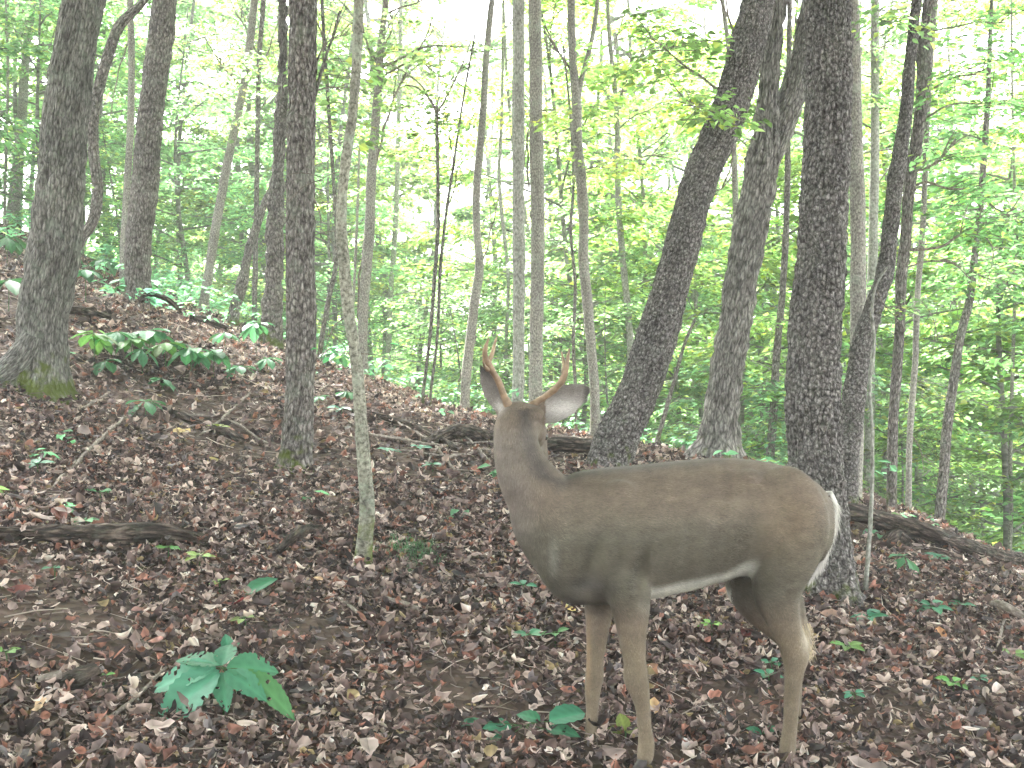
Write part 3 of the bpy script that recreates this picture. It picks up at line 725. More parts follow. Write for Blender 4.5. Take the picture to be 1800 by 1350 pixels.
fork(21, [(1014,185),(1022,140),(1038,80),(1046,40),(1052,-10),(1062,-90)], [10,9,8,8,7,5], 11, M['bark_young'], 'branch')
fork(3, [(246,530),(258,518),(285,522),(305,535),(320,552)], [12,12,10,9,5], 10.6, M['dead_wood'], 'limb')
fork(1, [(62,590),(44,625),(20,650),(-8,668),(-50,690)], [40,56,56,50,34], 7.1, M['bark_grey'], 'root', 20)
fork(26, [(1462,1000),(1480,1022),(1500,1040),(1520,1052)], [52,34,20,10], 5.5, M['bark_dark'], 'root', 16)
fork(30, [(1627,150),(1615,110),(1612,50),(1618,0),(1630,-80)], [12,9,8,7,5], 9, M['bark_brown'], 'branch')
fork(16, [(768,200),(755,175),(735,155),(715,150),(690,165)], [4,3.6,3.2,2.6,1.6], 10.5, M['twig'], 'branch', 6)
fork(16, [(768,200),(785,170),(805,130),(822,90),(830,60)], [4,3.4,3,2.4,1.6], 10.5, M['twig'], 'branch', 6)
fork(16, [(762,185),(740,150),(700,120),(670,105)], [3.4,3,2.5,1.6], 10.5, M['twig'], 'branch', 6)

B = lambda k, uvs, w0=4, w1=1.6, tw=3, mat=None, dd=0.: px_branch(T[k], uvs, w0, w1, dd, mat or M['twig'], None, tw)
B(14, [(668,120),(710,100),(735,88),(760,80),(830,88),(900,88)], 5, 2)
B(14, [(670,135),(700,120),(733,108),(765,125),(810,150),(850,170)], 4.5, 1.6)
B(14, [(660,290),(680,210),(705,140),(730,95),(760,40),(775,5)], 5, 2)
B(14, [(672,28),(700,15),(730,5),(760,-10)], 4, 2)
B(14, [(665,115),(645,75),(635,40),(628,10)], 4, 2)
B(14, [(675,80),(690,50),(685,20)], 3, 1.6)
B(14, [(630,560),(632,480),(640,420),(655,360)], 5, 2, 0)
B(13, [(612,555),(590,570),(575,600)], 3, 1.6, 1); B(13, [(610,300),(575,310),(560,320)], 3, 1.5, 2)
B(7, [(425,170),(400,120),(375,95),(335,85)], 3.2, 1.4, 4); B(7, [(427,155),(385,110),(360,60)], 3, 1.4, 3); B(7, [(441,60),(420,30),(405,0)], 3, 1.4)
B(8, [(454,130),(475,80),(490,30)], 3, 1.4); B(8, [(455,100),(435,60),(425,10)], 3, 1.4, 4); B(8, [(453,200),(480,160),(500,120)], 2.5, 1.2)
B(10, [(553,170),(570,110),(585,60),(600,20)], 7, 3, 2, M['bark_brown']); B(10, [(552,120),(575,75),(610,60)], 4, 1.5, 4)
B(10, [(552,160),(590,155),(610,165)], 3, 1.3, 3); B(10, [(549,25),(565,60),(568,130)], 3.5, 1.5, 1); B(10, [(505,425),(520,416),(545,418)], 3, 1.3, 2); B(10, [(550,345),(562,375),(563,420)],3,1.4,2)
B(16, [(768,200),(775,165),(800,140),(820,110)], 2.6, 1.2, 3)
B(36, [(785,370),(800,330),(806,290)], 2.4, 1.2, 3); B(36, [(797,290),(790,240),(783,200)], 2.4, 1.2)
B(21, [(1008,130),(990,105),(972,75),(955,50)], 4, 2, 2); B(21, [(1022,300),(1050,293),(1080,300)], 3, 1.4, 3)
B(20, [(958,45),(975,75),(992,110),(1000,130)], 3, 1.5, 2); B(20, [(930,330),(926,260),(932,200)], 4, 2, 0)
B(23, [(1087,180),(1105,130),(1130,90),(1145,60)], 4.5, 1.8, 4); B(23, [(1085,230),(1120,200),(1155,190)], 3.2, 1.5, 3); B(23, [(1088,270),(1110,276),(1150,275),(1200,280)], 4, 1.8, 4)
B(23, [(1085,240),(1060,235),(1030,245)], 3, 1.4, 2); B(23, [(1075,110),(1085,60),(1100,20)], 3, 1.4, 3); B(23, [(1085,210),(1050,190),(1025,180)], 2.6, 1.3, 2)
B(24, [(1262,160),(1235,135),(1205,115),(1170,85),(1130,60)], 5, 2, 5); B(24, [(1240,185),(1215,180),(1190,160)], 3.4, 1.6, 3); B(24, [(1290,55),(1280,30),(1276,0)], 5, 3, 1)
B(24, [(1270,330),(1285,290),(1290,260)], 3.5, 1.5, 1)
B(30, [(1642,155),(1670,140),(1710,128),(1740,120)], 4, 1.8, 4); B(30, [(1640,55),(1690,45),(1730,40),(1770,38)], 4, 1.6, 5); B(30, [(1600,330),(1625,320),(1670,330),(1715,330),(1745,360),(1790,390)], 5.5, 2.2, 6)
B(30, [(1600,440),(1650,435),(1700,405),(1745,385),(1785,365)], 6, 2.4, 6); B(30, [(1610,300),(1640,290),(1665,265),(1680,245)], 8, 4, 3)
B(30, [(1630,205),(1670,185),(1730,180),(1790,175)], 4, 1.6, 6); B(30, [(1595,470),(1640,458),(1680,465),(1705,490)], 4, 2, 2)
B(28, [(1538,230),(1522,220),(1508,212)], 3.4, 2, 0); B(28, [(1546,190),(1575,190)], 3, 1.6, 0); B(28, [(1546,235),(1570,232),(1575,238)], 3, 1.6, 0); B(28, [(1546,265),(1572,262)], 3, 1.6, 0); B(28, [(1530,265),(1515,272)], 3, 1.6, 0); B(28, [(1530,135),(1505,128)], 3, 1.6, 0)
B(32, [(1713,495),(1680,462),(1640,455)], 3.4, 1.6, 2); B(32, [(1722,400),(1745,440),(1735,500)], 3, 1.4, 4); B(32, [(1715,480),(1745,490),(1780,480)], 3, 1.4, 4); B(32, [(1690,520),(1672,535),(1670,545)], 3, 1.4, 1)
B(28, [(1540,330),(1560,300),(1575,285)], 3, 1.6, 1)
B(5, [(45,120),(65,95),(90,85)], 3, 1.5, 3); B(5, [(50,60),(30,30),(15,10)], 3, 1.5, 3); B(5, [(42,160),(65,160),(85,162)], 2.5, 1.2, 1)
B(4, [(230,60),(215,110),(200,160),(192,200)], 3, 2, 1); B(17, [(846,470),(860,420),(872,370),(880,340)], 3, 1.5, 2); B(17, [(838,590),(818,640),(805,670)], 2.5, 1.4, 1)
B(33, [(1541,510),(1560,540),(1575,545)], 2.5, 1.3, 2); B(19, [(920,300),(926,250),(935,210)], 2.5, 1.3, 0); B(38, [(1292,300),(1270,330),(1250,340)], 2.5, 1.3, 3)
B(34, [(1778,800),(1760,770),(1740,755)], 2.4, 1.2, 3); B(31, [(1612,520),(1640,560),(1650,600)], 2.4, 1.2, 3); B(31, [(1600,760),(1618,790),(1625,830)], 2.6, 1.3, 3)

# ------------------------------------------------------------------ background woods
FOR = [tree_variant(15, 3.6, 3.5, 34, .15, 41, (.085, .13, .032), .12, 30), tree_variant(13, 3.3, 2.5, 30, .15, 42, (.075, .125, .038), .10, 30)]
KINDS = {
 'und': ('understorey_tree', 'young leafy understorey tree in the bright woods behind', 'leafy understorey trees beyond the rim'),
 'for': ('forest_tree', 'taller slender forest tree far back in the bright woods', 'tall slim trees far back'),
 'shr': ('shrub', 'low leafy green shrub along the rim of the slope', 'low shrubs along the rim')}
PLACED = []
def put(kind, i, u, d, sc=1.0):
    x = (u - 900) / F * d
    nm, lab, grp = KINDS[kind]
    var = {'und': UND, 'for': FOR, 'shr': SHR}[kind]
    e = place_tree(kind, var[i % len(var)], x, d, sc, RNG.random() * 6.28, lab, {'und': 'tree', 'for': 'tree', 'shr': 'shrub'}[kind], grp, nm)
    PLACED.append((kind, u, d, e))
# left
for (i, u, d, s) in [(0,20,19,1.0),(1,170,20,1.0),(3,330,17,.9),(0,-90,17,1.1),(2,420,24,1.1),(1,520,20,.9),(3,90,15,.8),(0,600,27,1.1),(3,280,23,1.0),(1,480,30,1.3),
                     (2,650,22,1.0),(3,560,17,.8),(0,720,30,1.1),(2,-250,20,1.2),(1,-180,14,1.0),
# centre and right
                     (1,830,34,1.1),(3,790,20,.8),(0,1000,20,1.0),(2,1075,16,1.0),(1,1180,20,1.15),(0,1120,25,1.2),(3,1010,15,.8),(2,1260,17,1.1),(1,1330,22,1.2),(0,1390,16,1.1),
                     (2,1560,15,1.1),(1,1740,14,1.2),(2,1800,18,1.3),(3,1620,19,1.2),(0,1930,14,1.3),(2,1690,24,1.4),(0,1510,26,1.3),(1,1850,26,1.4),
                     ]:
    put('und', i, u, d, s)
for (i, u, d, s) in [(0,60,30,1),(1,200,36,1),(0,400,40,1.1),(1,-120,28,1),(0,560,44,1.1),(1,640,36,1),(0,980,34,1.1),(1,1060,28,1.1),(0,1140,38,1.2),(1,1210,27,1.1),(0,1300,32,1.2),
                     (1,1400,28,1.2),(0,1480,36,1.3),(1,1570,28,1.2),(0,1680,34,1.3),(1,1770,28,1.2),(1,1900,24,1.2),(0,-20,24,.9),(1,450,27,.9),(0,1250,46,1.3),(1,1620,44,1.4),(0,1790,46,1.4),
                     (1,1020,50,1.3),(0,700,52,1.1),(1,300,50,1.2),(0,120,46,1.2),(1,1000,23,.95),(0,1110,21,.9),(1,470,23,.95),(0,690,27,1.0),(1,370,31,1.0),(0,590,33,1.1),(1,760,40,1.1),(0,250,26,.95),(1,1350,24,1.0)]:
    put('for', i, u, d, s)
for k in range(30):
    u = RNG.uniform(-60, 1860); d = float(np.interp(u, [0, 300, 600, 900, 1200, 1500, 1800], [14.5, 14, 14, 12.6, 11.5, 10.6, 10.2])) + .6 + abs(RNG.normal(0, 2.6))
    put('shr', k, u, d, RNG.uniform(.55, 1.0))

for (i, u, d, s_c) in [(0,-420,16,1.1),(2,-600,19,1.3),(1,-520,13,1.0),(3,-760,15,1.1),(0,-900,19,1.3),(2,-350,24,1.3),(1,-1100,16,1.2),(3,-300,12.5,.9),(0,2150,15,1.3),(1,2350,17,1.4),(2,2550,15,1.3),(3,2100,12,1.1)]:
    put('und', i, u, d, s_c)
for (i, u, d, s_c) in [(0,-400,30,1.1),(1,-700,28,1.1),(0,-1000,26,1.2),(1,2200,26,1.3),(0,2500,24,1.3)]:
    put('for', i, u, d, s_c)

# far-off woods that read as one mass
nC = 560
cy = RNG.uniform(52, 120, nC); cu = RNG.uniform(-500, 2300, nC); cx = (cu - 900) / F * cy
keep = ~((cu > 745) & (cu < 900) & (RNG.random(nC) < .85)) & ~((cu > 290) & (cu < 370) & (RNG.random(nC) < .6))
cx, cy = cx[keep], cy[keep]; nC = len(cx)
cz = ground(cx, cy, False) + RNG.uniform(1, 21, nC)
per = 150; k = np.repeat(np.arange(nC), per); n = len(k)
dv = RNG.normal(0, 1, (n, 3)); dv /= np.linalg.norm(dv, axis=1)[:, None]; rr_ = RNG.random(n)**.4
R3 = np.stack([RNG.uniform(2, 3.8, nC), RNG.uniform(2, 3.8, nC), RNG.uniform(1.2, 2.4, nC)], -1)[k]
p = np.stack([cx, cy, cz], -1)[k] + dv * rr_[:, None] * R3
ax = RNG.normal(0, 1, (n, 3)) * [1, 1, .4]; nr = np.array([0, 0, 1.]) + RNG.normal(0, .6, (n, 3))
ln = RNG.uniform(.45, .85, n)
c = green(n, (.08, .125, .045), .25) * np.exp(RNG.normal(0, .25, nC))[k][:, None]
V, Tt, C = blades(p, ax, nr, ln, ln * .7, np.clip(c, .01, .4))
tag(obj('far_woods', make_mesh('far_woods', V, [Tt], M['leaf'], False, C)), 'distant mass of bright green foliage filling the valley', 'woods', kind='stuff')
g = Geo()
for q in range(170):
    y_ = RNG.uniform(48, 110); u_ = RNG.uniform(-300, 2100); x_ = (u_ - 900) / F * y_; z_ = gz(x_, y_); h_ = RNG.uniform(13, 22); r_ = RNG.uniform(.10, .22)
    lx, ly = RNG.normal(0, .9, 2)
    v1, q1, t1 = tube(np.array([[x_, y_, z_ - .5], [x_ + lx * .4, y_, z_ + h_ * .5], [x_ + lx, y_ + ly, z_ + h_]]), [r_, r_ * .7, r_ * .25], 6); g.add(v1, q1, t1)
Vb = np.concatenate(g.V); ub = np.zeros((len(Vb), 3)); ub[:, 0] = Vb[:, 0]; ub[:, 1] = Vb[:, 2]; ub[:, 2] = 2
tag(obj('far_stems', make_mesh('far_stems', Vb, [np.concatenate(g.Q), np.concatenate(g.T)], M['far_bark'], True, None, ub)), 'thin far-off stems standing in the distant woods', 'woods', kind='stuff')

# unseen trees added beside and behind the viewer to shade the near slope
for q, (x_, y_, s__, lab) in enumerate([(-4.6,-1.5,1.5,'tall added shade tree standing left of the viewpoint, outside the picture'),(4.2,-2.5,1.6,'tall added shade tree standing right of the viewpoint, outside the picture'),(-.8,-6,1.6,'tall added shade tree behind the viewpoint, outside the picture'),
        (5.2,3.2,1.4,'tall added shade tree, unseen beyond the right edge of the picture'),(-5.2,4.4,1.3,'tall added shade tree, unseen beyond the left edge of the picture'),(-6,-7,1.7,'farthest added shade tree behind and left of the viewpoint, outside the picture'),(6,-8,1.7,'farthest added shade tree behind and right of the viewpoint, outside the picture')]):
    z_ = gz(x_, y_); e = empty('forest_tree', (x_, y_, z_), lab, 'tree')
    zz = np.linspace(-.3, 13, 12); pts = np.stack([.15 * np.sin(zz * .4 + q), .15 * np.cos(zz * .5 + q), zz], -1)
    v1, q1, t1 = tube(pts, .17 * (1 - .5 * np.clip(zz / 13, 0, 1)), 16)
    uv = np.zeros((len(v1), 3)); uv[:, 0] = np.abs(np.arctan2(v1[:, 1], v1[:, 0])) * .17; uv[:, 1] = v1[:, 2]; uv[:, 2] = v1[:, 2]
    obj('trunk', make_mesh('trunk', v1, [q1, t1], M['bark_grey'], True, None, uv), e)
    for nm, me_ in (('branches', CAN[q % 2][1]), ('crown', CAN[q % 2][2])):
        o_ = obj(nm, me_, e, (0, 0, 4.5)); o_.scale = (s__,) * 3; o_.rotation_euler = (0, 0, q * 1.3)
        if nm == 'crown': o_['kind'] = 'stuff'

# thin trees of the middle distance (only stem and light crown), each a thing
for (u, d, h_, r_) in [(310,20,9,.05),(415,22,10,.06),(505,26,12,.07),(580,19,9,.05),(655,25,12,.07),(725,28,13,.07),(810,30,13,.07),(870,26,12,.08),(980,18,9,.05),(1030,22,12,.06),(1060,30,14,.09),
                       (1135,18,10,.05),(1160,26,13,.08),(1225,22,12,.06),(1345,26,14,.08),(1395,20,12,.05),(1520,18,13,.05),(1550,24,14,.08),(1640,22,14,.06),(1690,28,16,.08),(1745,20,14,.05),(1765,26,15,.08),(60,24,9,.06),(150,26,10,.06),(190,22,9,.05)]:
    x_ = (u - 900) / F * d; z_ = gz(x_, d)
    e = empty('forest_tree', (x_, d, z_), 'slender bare-stemmed tree of the middle distance, pale against the leaves', 'tree', 'slender stems of the middle distance')
    PLACED.append(('mid', u, d, e))
    zz = np.linspace(-.3, h_, 10); ln_ = RNG.normal(0, .07)
    pts = np.stack([ln_ * zz + .1 * np.sin(zz * .8 + u), .03 * zz, zz], -1)
    v1, q1, t1 = tube(pts, r_ * (1 - .6 * np.clip(zz / h_, 0, 1)), 8)
    uv = np.zeros((len(v1), 3)); uv[:, 0] = np.abs(np.arctan2(v1[:, 1], v1[:, 0])) * r_; uv[:, 1] = v1[:, 2]; uv[:, 2] = 2
    obj('trunk', make_mesh('trunk', v1, [q1, t1], M['far_bark'], True, None, uv), e)
    for q in range(7):
        zb = RNG.uniform(.25, .95) * h_; a = RNG.random() * 6.28; L_ = RNG.uniform(.8, 2.0)
        pb = np.array([np.interp(zb, zz, pts[:, 0]), .03 * zb, zb])
        limb(e, np.zeros(3), [pb, pb + [math.cos(a) * L_ * .5, math.sin(a) * L_ * .5, L_ * .3], pb + [math.cos(a) * L_, math.sin(a) * L_, L_ * .45]], [r_ * .3, r_ * .2, .004], M['far_bark'], seg=5)

MARK = [(0, 'left edge'), (100, 'thick grey tree'), (168, 'crooked tree'), (253, 'straight brown tree'), (388, 'slim leaning tree'), (484, 'dead snag'), (527, 'mossy-footed tree'), (600, 'pale sapling'), (650, 'slim grey tree'),
        (770, 'forked sapling'), (840, 'kinked tree'), (911, 'pale straight tree'), (1020, 'wavy grey tree'), (1090, 'far thin tree'), (1225, 'leaning trunk'), (1333, 'shaggy tree'), (1450, 'massive dark tree'), (1537, 'pale twiggy tree'), (1600, 'ring-marked tree'), (1722, 'slender leaning tree'), (1800, 'right edge')]
WHAT = {'und': 'leafy understorey tree', 'for': 'tall slim leafy tree', 'shr': 'low green shrub', 'mid': 'slender bare stem'}
gaps = {}
for kd, u, d, e in PLACED:
    if u < -290: gp = 'well beyond the left edge of the picture'
    elif u >= 2090: gp = 'well beyond the right edge of the picture'
    elif u < 0: gp = 'beyond the left edge of the picture'
    elif u >= 1800: gp = 'beyond the right edge of the picture'
    else:
        q = max(k for k in range(len(MARK)) if MARK[k][0] <= u); gp = f'between {MARK[q][1]} and {MARK[q + 1][1]}'
    gaps.setdefault((kd, gp), []).append((d, e))
ORD = ['nearest', 'second nearest', 'third nearest', 'fourth nearest', 'fifth nearest', 'sixth nearest', 'seventh nearest', 'eighth nearest', 'ninth nearest']
for (kd, gp), l in gaps.items():
    l.sort(key=lambda a: a[0])
    for q, (d, e) in enumerate(l): e['label'] = (WHAT[kd] if len(l) == 1 else f'{ORD[min(q, 8)]} {WHAT[kd]}') + ' ' + gp

# ------------------------------------------------------------------ foliage in front of and between the near stems
def foliage_of(k, spots, **kw): tree_foliage(T[k], spots, **kw)
foliage_of(7, [(400,190,14,14,45),(370,100,14,8,40),(420,130,13.5,6,30)], base=(.085,.13,.05))
foliage_of(14, [(720,90,12,10,45),(800,110,12,8,40),(660,60,12,6,35),(640,150,12.4,6,30)], base=(.09,.13,.045))
foliage_of(10, [(600,110,8,6,30),(590,215,8,4,20)], base=(.085,.13,.04), leaf=.07, ln=.35)
foliage_of(16, [(740,170,10.5,7,35),(800,190,10.5,6,30),(770,240,10.5,4,25)], leaf=.055, ln=.3)
foliage_of(21, [(1060,290,11,8,30),(980,180,11.4,6,25)], base=(.10,.14,.03))
foliage_of(23, [(1110,170,14,16,50),(1130,290,14,12,45),(1060,120,14,8,30),(1120,380,14,8,35)], base=(.095,.14,.032))
foliage_of(24, [(1200,100,8,10,35),(1220,190,8.2,6,25),(1150,60,8.4,7,30)], base=(.09,.14,.035), leaf=.07, ln=.4)
foliage_of(30, [(1700,140,9,14,45),(1740,50,9,12,45),(1720,200,9,14,45),(1720,340,9.2,12,45),(1700,420,9.2,10,40),(1770,380,9,8,30),(1670,270,9,7,25)], leaf=.065, base=(.08,.14,.045), ln=.4)
foliage_of(32, [(1700,470,11,12,40),(1745,500,11,10,30),(1670,740,11,6,18),(1730,620,11.5,8,35)], base=(.08,.14,.045))
foliage_of(5, [(60,110,16,10,35),(30,40,16,10,35)], base=(.085,.13,.05))
foliage_of(3, [(235,515,10.6,4,12)], leaf=.09, ln=.35, base=(.06,.14,.08))
foliage_of(35, [(1350,690,12,8,22),(1360,560,12.3,8,20)], base=(.09,.14,.035))
foliage_of(28, [(1530,90,12,10,25),(1520,160,12,6,15)], base=(.085,.14,.045))
foliage_of(29, [(1560,545,7.8,2,8),(1600,40,8,5,25)], leaf=.06, ln=.3, base=(.09,.14,.05))
foliage_of(13, [(575,620,5.2,1,4),(640,625,5.1,1,3)], leaf=.05, ln=.12, per=5, base=(.05,.15,.05))
foliage_of(12, [(585,345,12.5,4,20),(590,240,12.5,4,20)], base=(.09,.13,.04))
foliage_of(1, [(155,330,7.1,1,6)], leaf=.06, ln=.15, per=8)
foliage_of(38, [(1280,620,13,8,25),(1240,480,13,8,25),(1275,400,13,6,18)], base=(.09,.14,.035))
foliage_of(22, [(1010,560,12,6,22),(985,420,12.5,5,22)], base=(.08,.13,.05))

# herb layer: small green plants nobody could count, thick beyond the rim and up the left slope
n = 11000
y = RNG.uniform(5.0, 24, n); u = RNG.uniform(-150, 1950, n); x = (u - 900) / F * y
rim = np.interp(u, [0, 300, 600, 900, 1200, 1500, 1800], [9.5, 10.5, 12.0, 10.8, 10.2, 9.6, 9.0])
pr = np.clip((y - rim + .2) / 5, .035, 1) * np.clip(.6 + n2(x * .8, y * .8) * 1.2, .05, 1)
kp = RNG.random(n) < pr; x, y = x[kp], y[kp]; n = len(x)
hgt_ = np.where(y < 8, RNG.uniform(.03, .1, n), RNG.uniform(.05, .4, n))
c0 = np.stack([x, y, ground(x, y) + hgt_], -1); per = 5; k = np.repeat(np.arange(n), per); a = RNG.random(len(k)) * 6.283
ax = np.stack([np.cos(a), np.sin(a), RNG.normal(-.1, .25, len(k))], -1); nr = np.array([0, 0, 1.]) + RNG.normal(0, .3, (len(k), 3))
ln = RNG.uniform(.05, .11, len(k))
V, Tt, C = blades(c0[k] + RNG.normal(0, .02, (len(k), 3)), ax, nr, ln, ln * .5, green(len(k), (.065, .135, .065), .3, .08))
tag(obj('herb_layer', make_mesh('herb_layer', V, [Tt], M['leaf'], False, C)), 'sparse green herbs thickening beyond the rim of the slope', 'ground cover', kind='stuff')

# ------------------------------------------------------------------ logs, sticks, twigs
def log(name, pts, rads, label, cat='log', mat='dead_wood', furrow=.006, seg=24, group=None, lift=0.0):
    pts = np.array(pts, float)
    L_ = np.linalg.norm(np.diff(pts, axis=0), axis=1).sum(); rm = float(np.mean(rads))
    n = int(np.clip(L_ / (rm * .35), 16, 140))
    q, r_, s_ = resample(pts, rads, n)
    a = np.linspace(0, 1, seg, endpoint=False); A, B_ = np.meshgrid(a, s_)
    sd = sum(map(ord, label)) % 997
    dsp = r_[:, None] * (.16 * VNoise(4, sd)(A, B_ / (rm * 4)) + .08 * VNoise(9, sd + 1)(A, B_ / rm)) + furrow * (1 - 2 * np.abs(VNoise(12, sd + 2)(A, B_ * 6)))
    q = q + np.stack([n2(s_ / (rm * 9) + sd, s_ * 0 + 1), n2(s_ / (rm * 9) + sd, s_ * 0 + 5), n2(s_ / (rm * 9), s_ * 0 + sd + 8)], -1) * rm * .5
    V, Qd, Tr = tube(q, r_, seg, True, dsp)
    uv = np.zeros((len(V), 3)); nn = n * seg; uv[:nn, 0] = (np.abs(A - .5) * 2 * math.pi * rm).ravel(); uv[:nn, 1] = B_.ravel(); uv[:, 2] = .35
    org = q[len(q)//2]
    o_ = obj(name, make_mesh(name, V - org, [Qd, Tr], M[mat], True, None, uv), None, org)
    return tag(o_, label, cat, group)
def lay(uvw, lift=.3, d0=3.0):
    """points on the ground under photograph pixels with widths; returns points and radii, resting on the soil"""
    pts = []; rads = []
    for (u, v, w_) in uvw:
        g_ = on_ground(u, v, d0); r_ = w_ / F * g_[1] / 2
        pts.append(g_ + np.array([0, 0, r_ * lift])); rads.append(r_)
    return pts, rads
log('fallen_log', *lay([(-20,955,22),(60,958,26),(100,963,34),(200,968,36),(300,966,32),(352,962,20)], 1.5), 'dark rotting log half sunk in leaves at lower left')
log('fallen_branch', *lay([(492,985,10),(515,968,18),(540,953,20),(566,945,16)], 2.0), 'short bowed grey branch lying left of the pale sapling base', 'branch')
log('fallen_log', *lay([(745,790,18),(790,782,26),(840,780,26),(885,778,20)], 1.3), 'reddish rotting log just left of the deer neck')
log('fallen_log', *lay([(935,800,16),(970,802,26),(1010,806,28),(1060,800,22)], 1.3), 'dark mossy log between deer head and leaning trunk')
log('fallen_log', *lay([(1470,925,26),(1500,932,32),(1560,945,30),(1650,965,26),(1740,990,24),(1815,1008,20)], 1.5), 'long dark rotten log running down to the right edge')
log('fallen_log', *lay([(1560,962,14),(1580,958,26),(1596,960,14)], 1.0), 'stubby dark chunk of wood in front of the long rotten log')
log('fallen_log', *lay([(118,560,12),(150,563,14),(195,570,12)], 2.), 'dark log lying between thick tree and straight brown tree')
log('fallen_log', *lay([(335,570,11),(370,580,14),(402,590,12)], 2.), 'dark log on the left rim below the broken limb')
log('fallen_branch', *lay([(300,730,8),(350,755,14),(400,775,16),(430,785,8)], 1.6), 'greyish half-buried branch below the leafy clump', 'branch')
log('fallen_branch', *lay([(620,730,7),(680,745,10),(740,765,10),(800,800,8)], 2.4), 'long thin branch lying across the rise behind the pale sapling', 'branch')
log('fallen_branch', *lay([(1560,930,8),(1640,955,8),(1720,985,7),(1800,1030,5)], 2.6), 'thin branch lying on top of the long rotten log', 'branch', 'twig', .0)
BR = [([(700,752,4),(760,790,5),(800,835,4)],'thin dark twig crossing the brush beside the deer neck'),([(770,835,5),(800,812,5),(850,806,4)],'grey forked-looking twig low in the brush beside the deer neck'),
      ([(640,770,4),(720,790,6),(790,795,4)],'long grey twig lying on the rise left of the reddish log'),([(790,760,4),(830,790,5),(862,822,4)],'steep thin twig just left of the deer neck'),
      ([(700,800,4),(770,812,5),(860,798,4)],'level brown twig in front of the reddish log'),([(960,775,5),(1020,785,6),(1060,790,4)],'grey twig lying on the dark mossy log'),
      ([(330,742,5),(380,748,6),(470,790,4)],'long grey stick crossing the half-buried branch'),([(440,700,4),(400,740,5),(350,775,4)],'slanting thin stick below the leafy clump')]
ST = BR + [([(222,745,5),(180,785,7),(130,835,7)], 'pale straight stick lying on the slope at left'),
      ([(292,1192,5),(240,1240,7),(182,1290,8)], 'pale curved stick beside the big-leaved plant'),
      ([(192,702,5),(160,722,6),(120,748,5)], 'light stick just below the thick left tree'),
      ([(130,835,6),(105,858,6),(92,872,5)], 'short crooked grey stick on the left slope'),
      ([(675,1072,8),(735,1092,9)], 'pale splinter of wood right of the grass tuft'),
      ([(590,1062,6),(625,1090,6),(640,1100,5)], 'short dark-ended stick below the pale sapling'),
      ([(790,1115,3),(850,1122,4),(885,1142,3)], 'thin arched twig left of the deer legs'),
      ([(1765,1100,5),(1755,1150,6)], 'short upright-looking stick near the right edge'),
      ([(1010,1108,4),(990,1098,5),(965,1095,4)], 'small pale twig under the deer chest'),
      ([(0,912,4),(80,911,5),(110,912,4)], 'pale level stick near the left edge above the sunken log'),
      ([(225,1115,6),(245,1142,7),(262,1150,5)], 'bent pale twig above the big-leaved plant'),
      ([(1740,1085,10),(1770,1105,16),(1800,1118,14)], 'grey weathered stick poking in at the right edge'),
      ([(60,1225,12),(105,1225,16)], 'thick dark stick end near the lower left corner'),
      ([(880,690+95,4),(770,800,5),(745,838,3)], 'dark crooked twig beside the reddish log'),
      ([(1180,1210,4),(1240,1245,5),(1290,1290,4)], 'thin brown twig between front and hind legs')]
for uvw, lab in ST:
    pts, rads = lay(uvw, 4.5); log('stick', pts, rads, lab, 'stick', 'twig', .0, 8)
s_ = on_ground(125, 1215, 3.0)
log('bark_chunk', [s_ + [-.05, 0, .015], s_ + [0, .02, .03], s_ + [.05, .06, .05]], [.03, .035, .02], 'broken grey wood chunk near the lower left corner', 'wood')
# small twigs in the litter
g = Geo()
for q in range(8500):
    y_ = math.sqrt(random.random() * (14**2 - 9) + 9); x_ = random.uniform(-1, 1) * .52 * y_; a = random.random() * 3.14
    L_ = random.uniform(.05, .05 + .3 * random.random()**2) * (1 if y_ < 8 else 1.6); b_ = random.uniform(-.4, .4)
    dx, dy = math.cos(a) * L_ / 2, math.sin(a) * L_ / 2
    P3 = []
    xs = np.array([x_ - dx, x_ + b_ * dy * .5, x_ + dx]); ys = np.array([y_ - dy, y_ - b_ * dx * .5, y_ + dy]); zs = ground(xs, ys) + random.uniform(.012, .04)
    r_ = random.uniform(.0012, .0034)
    v1, q1, t1 = tube(np.stack([xs, ys, zs], -1), [r_, r_ * .9, r_ * .5], 4)
    t_ = random.uniform(.5, 1.3); g.add(v1, q1, t1, np.array(random.choice([(.24,.20,.175),(.15,.12,.10),(.40,.34,.30),(.085,.065,.055)])) * t_)
o = obj('twig_litter', g.mesh('twig_litter', M['litter'])); tag(o, 'thin dry twigs scattered through the leaf litter', 'twigs', kind='stuff')

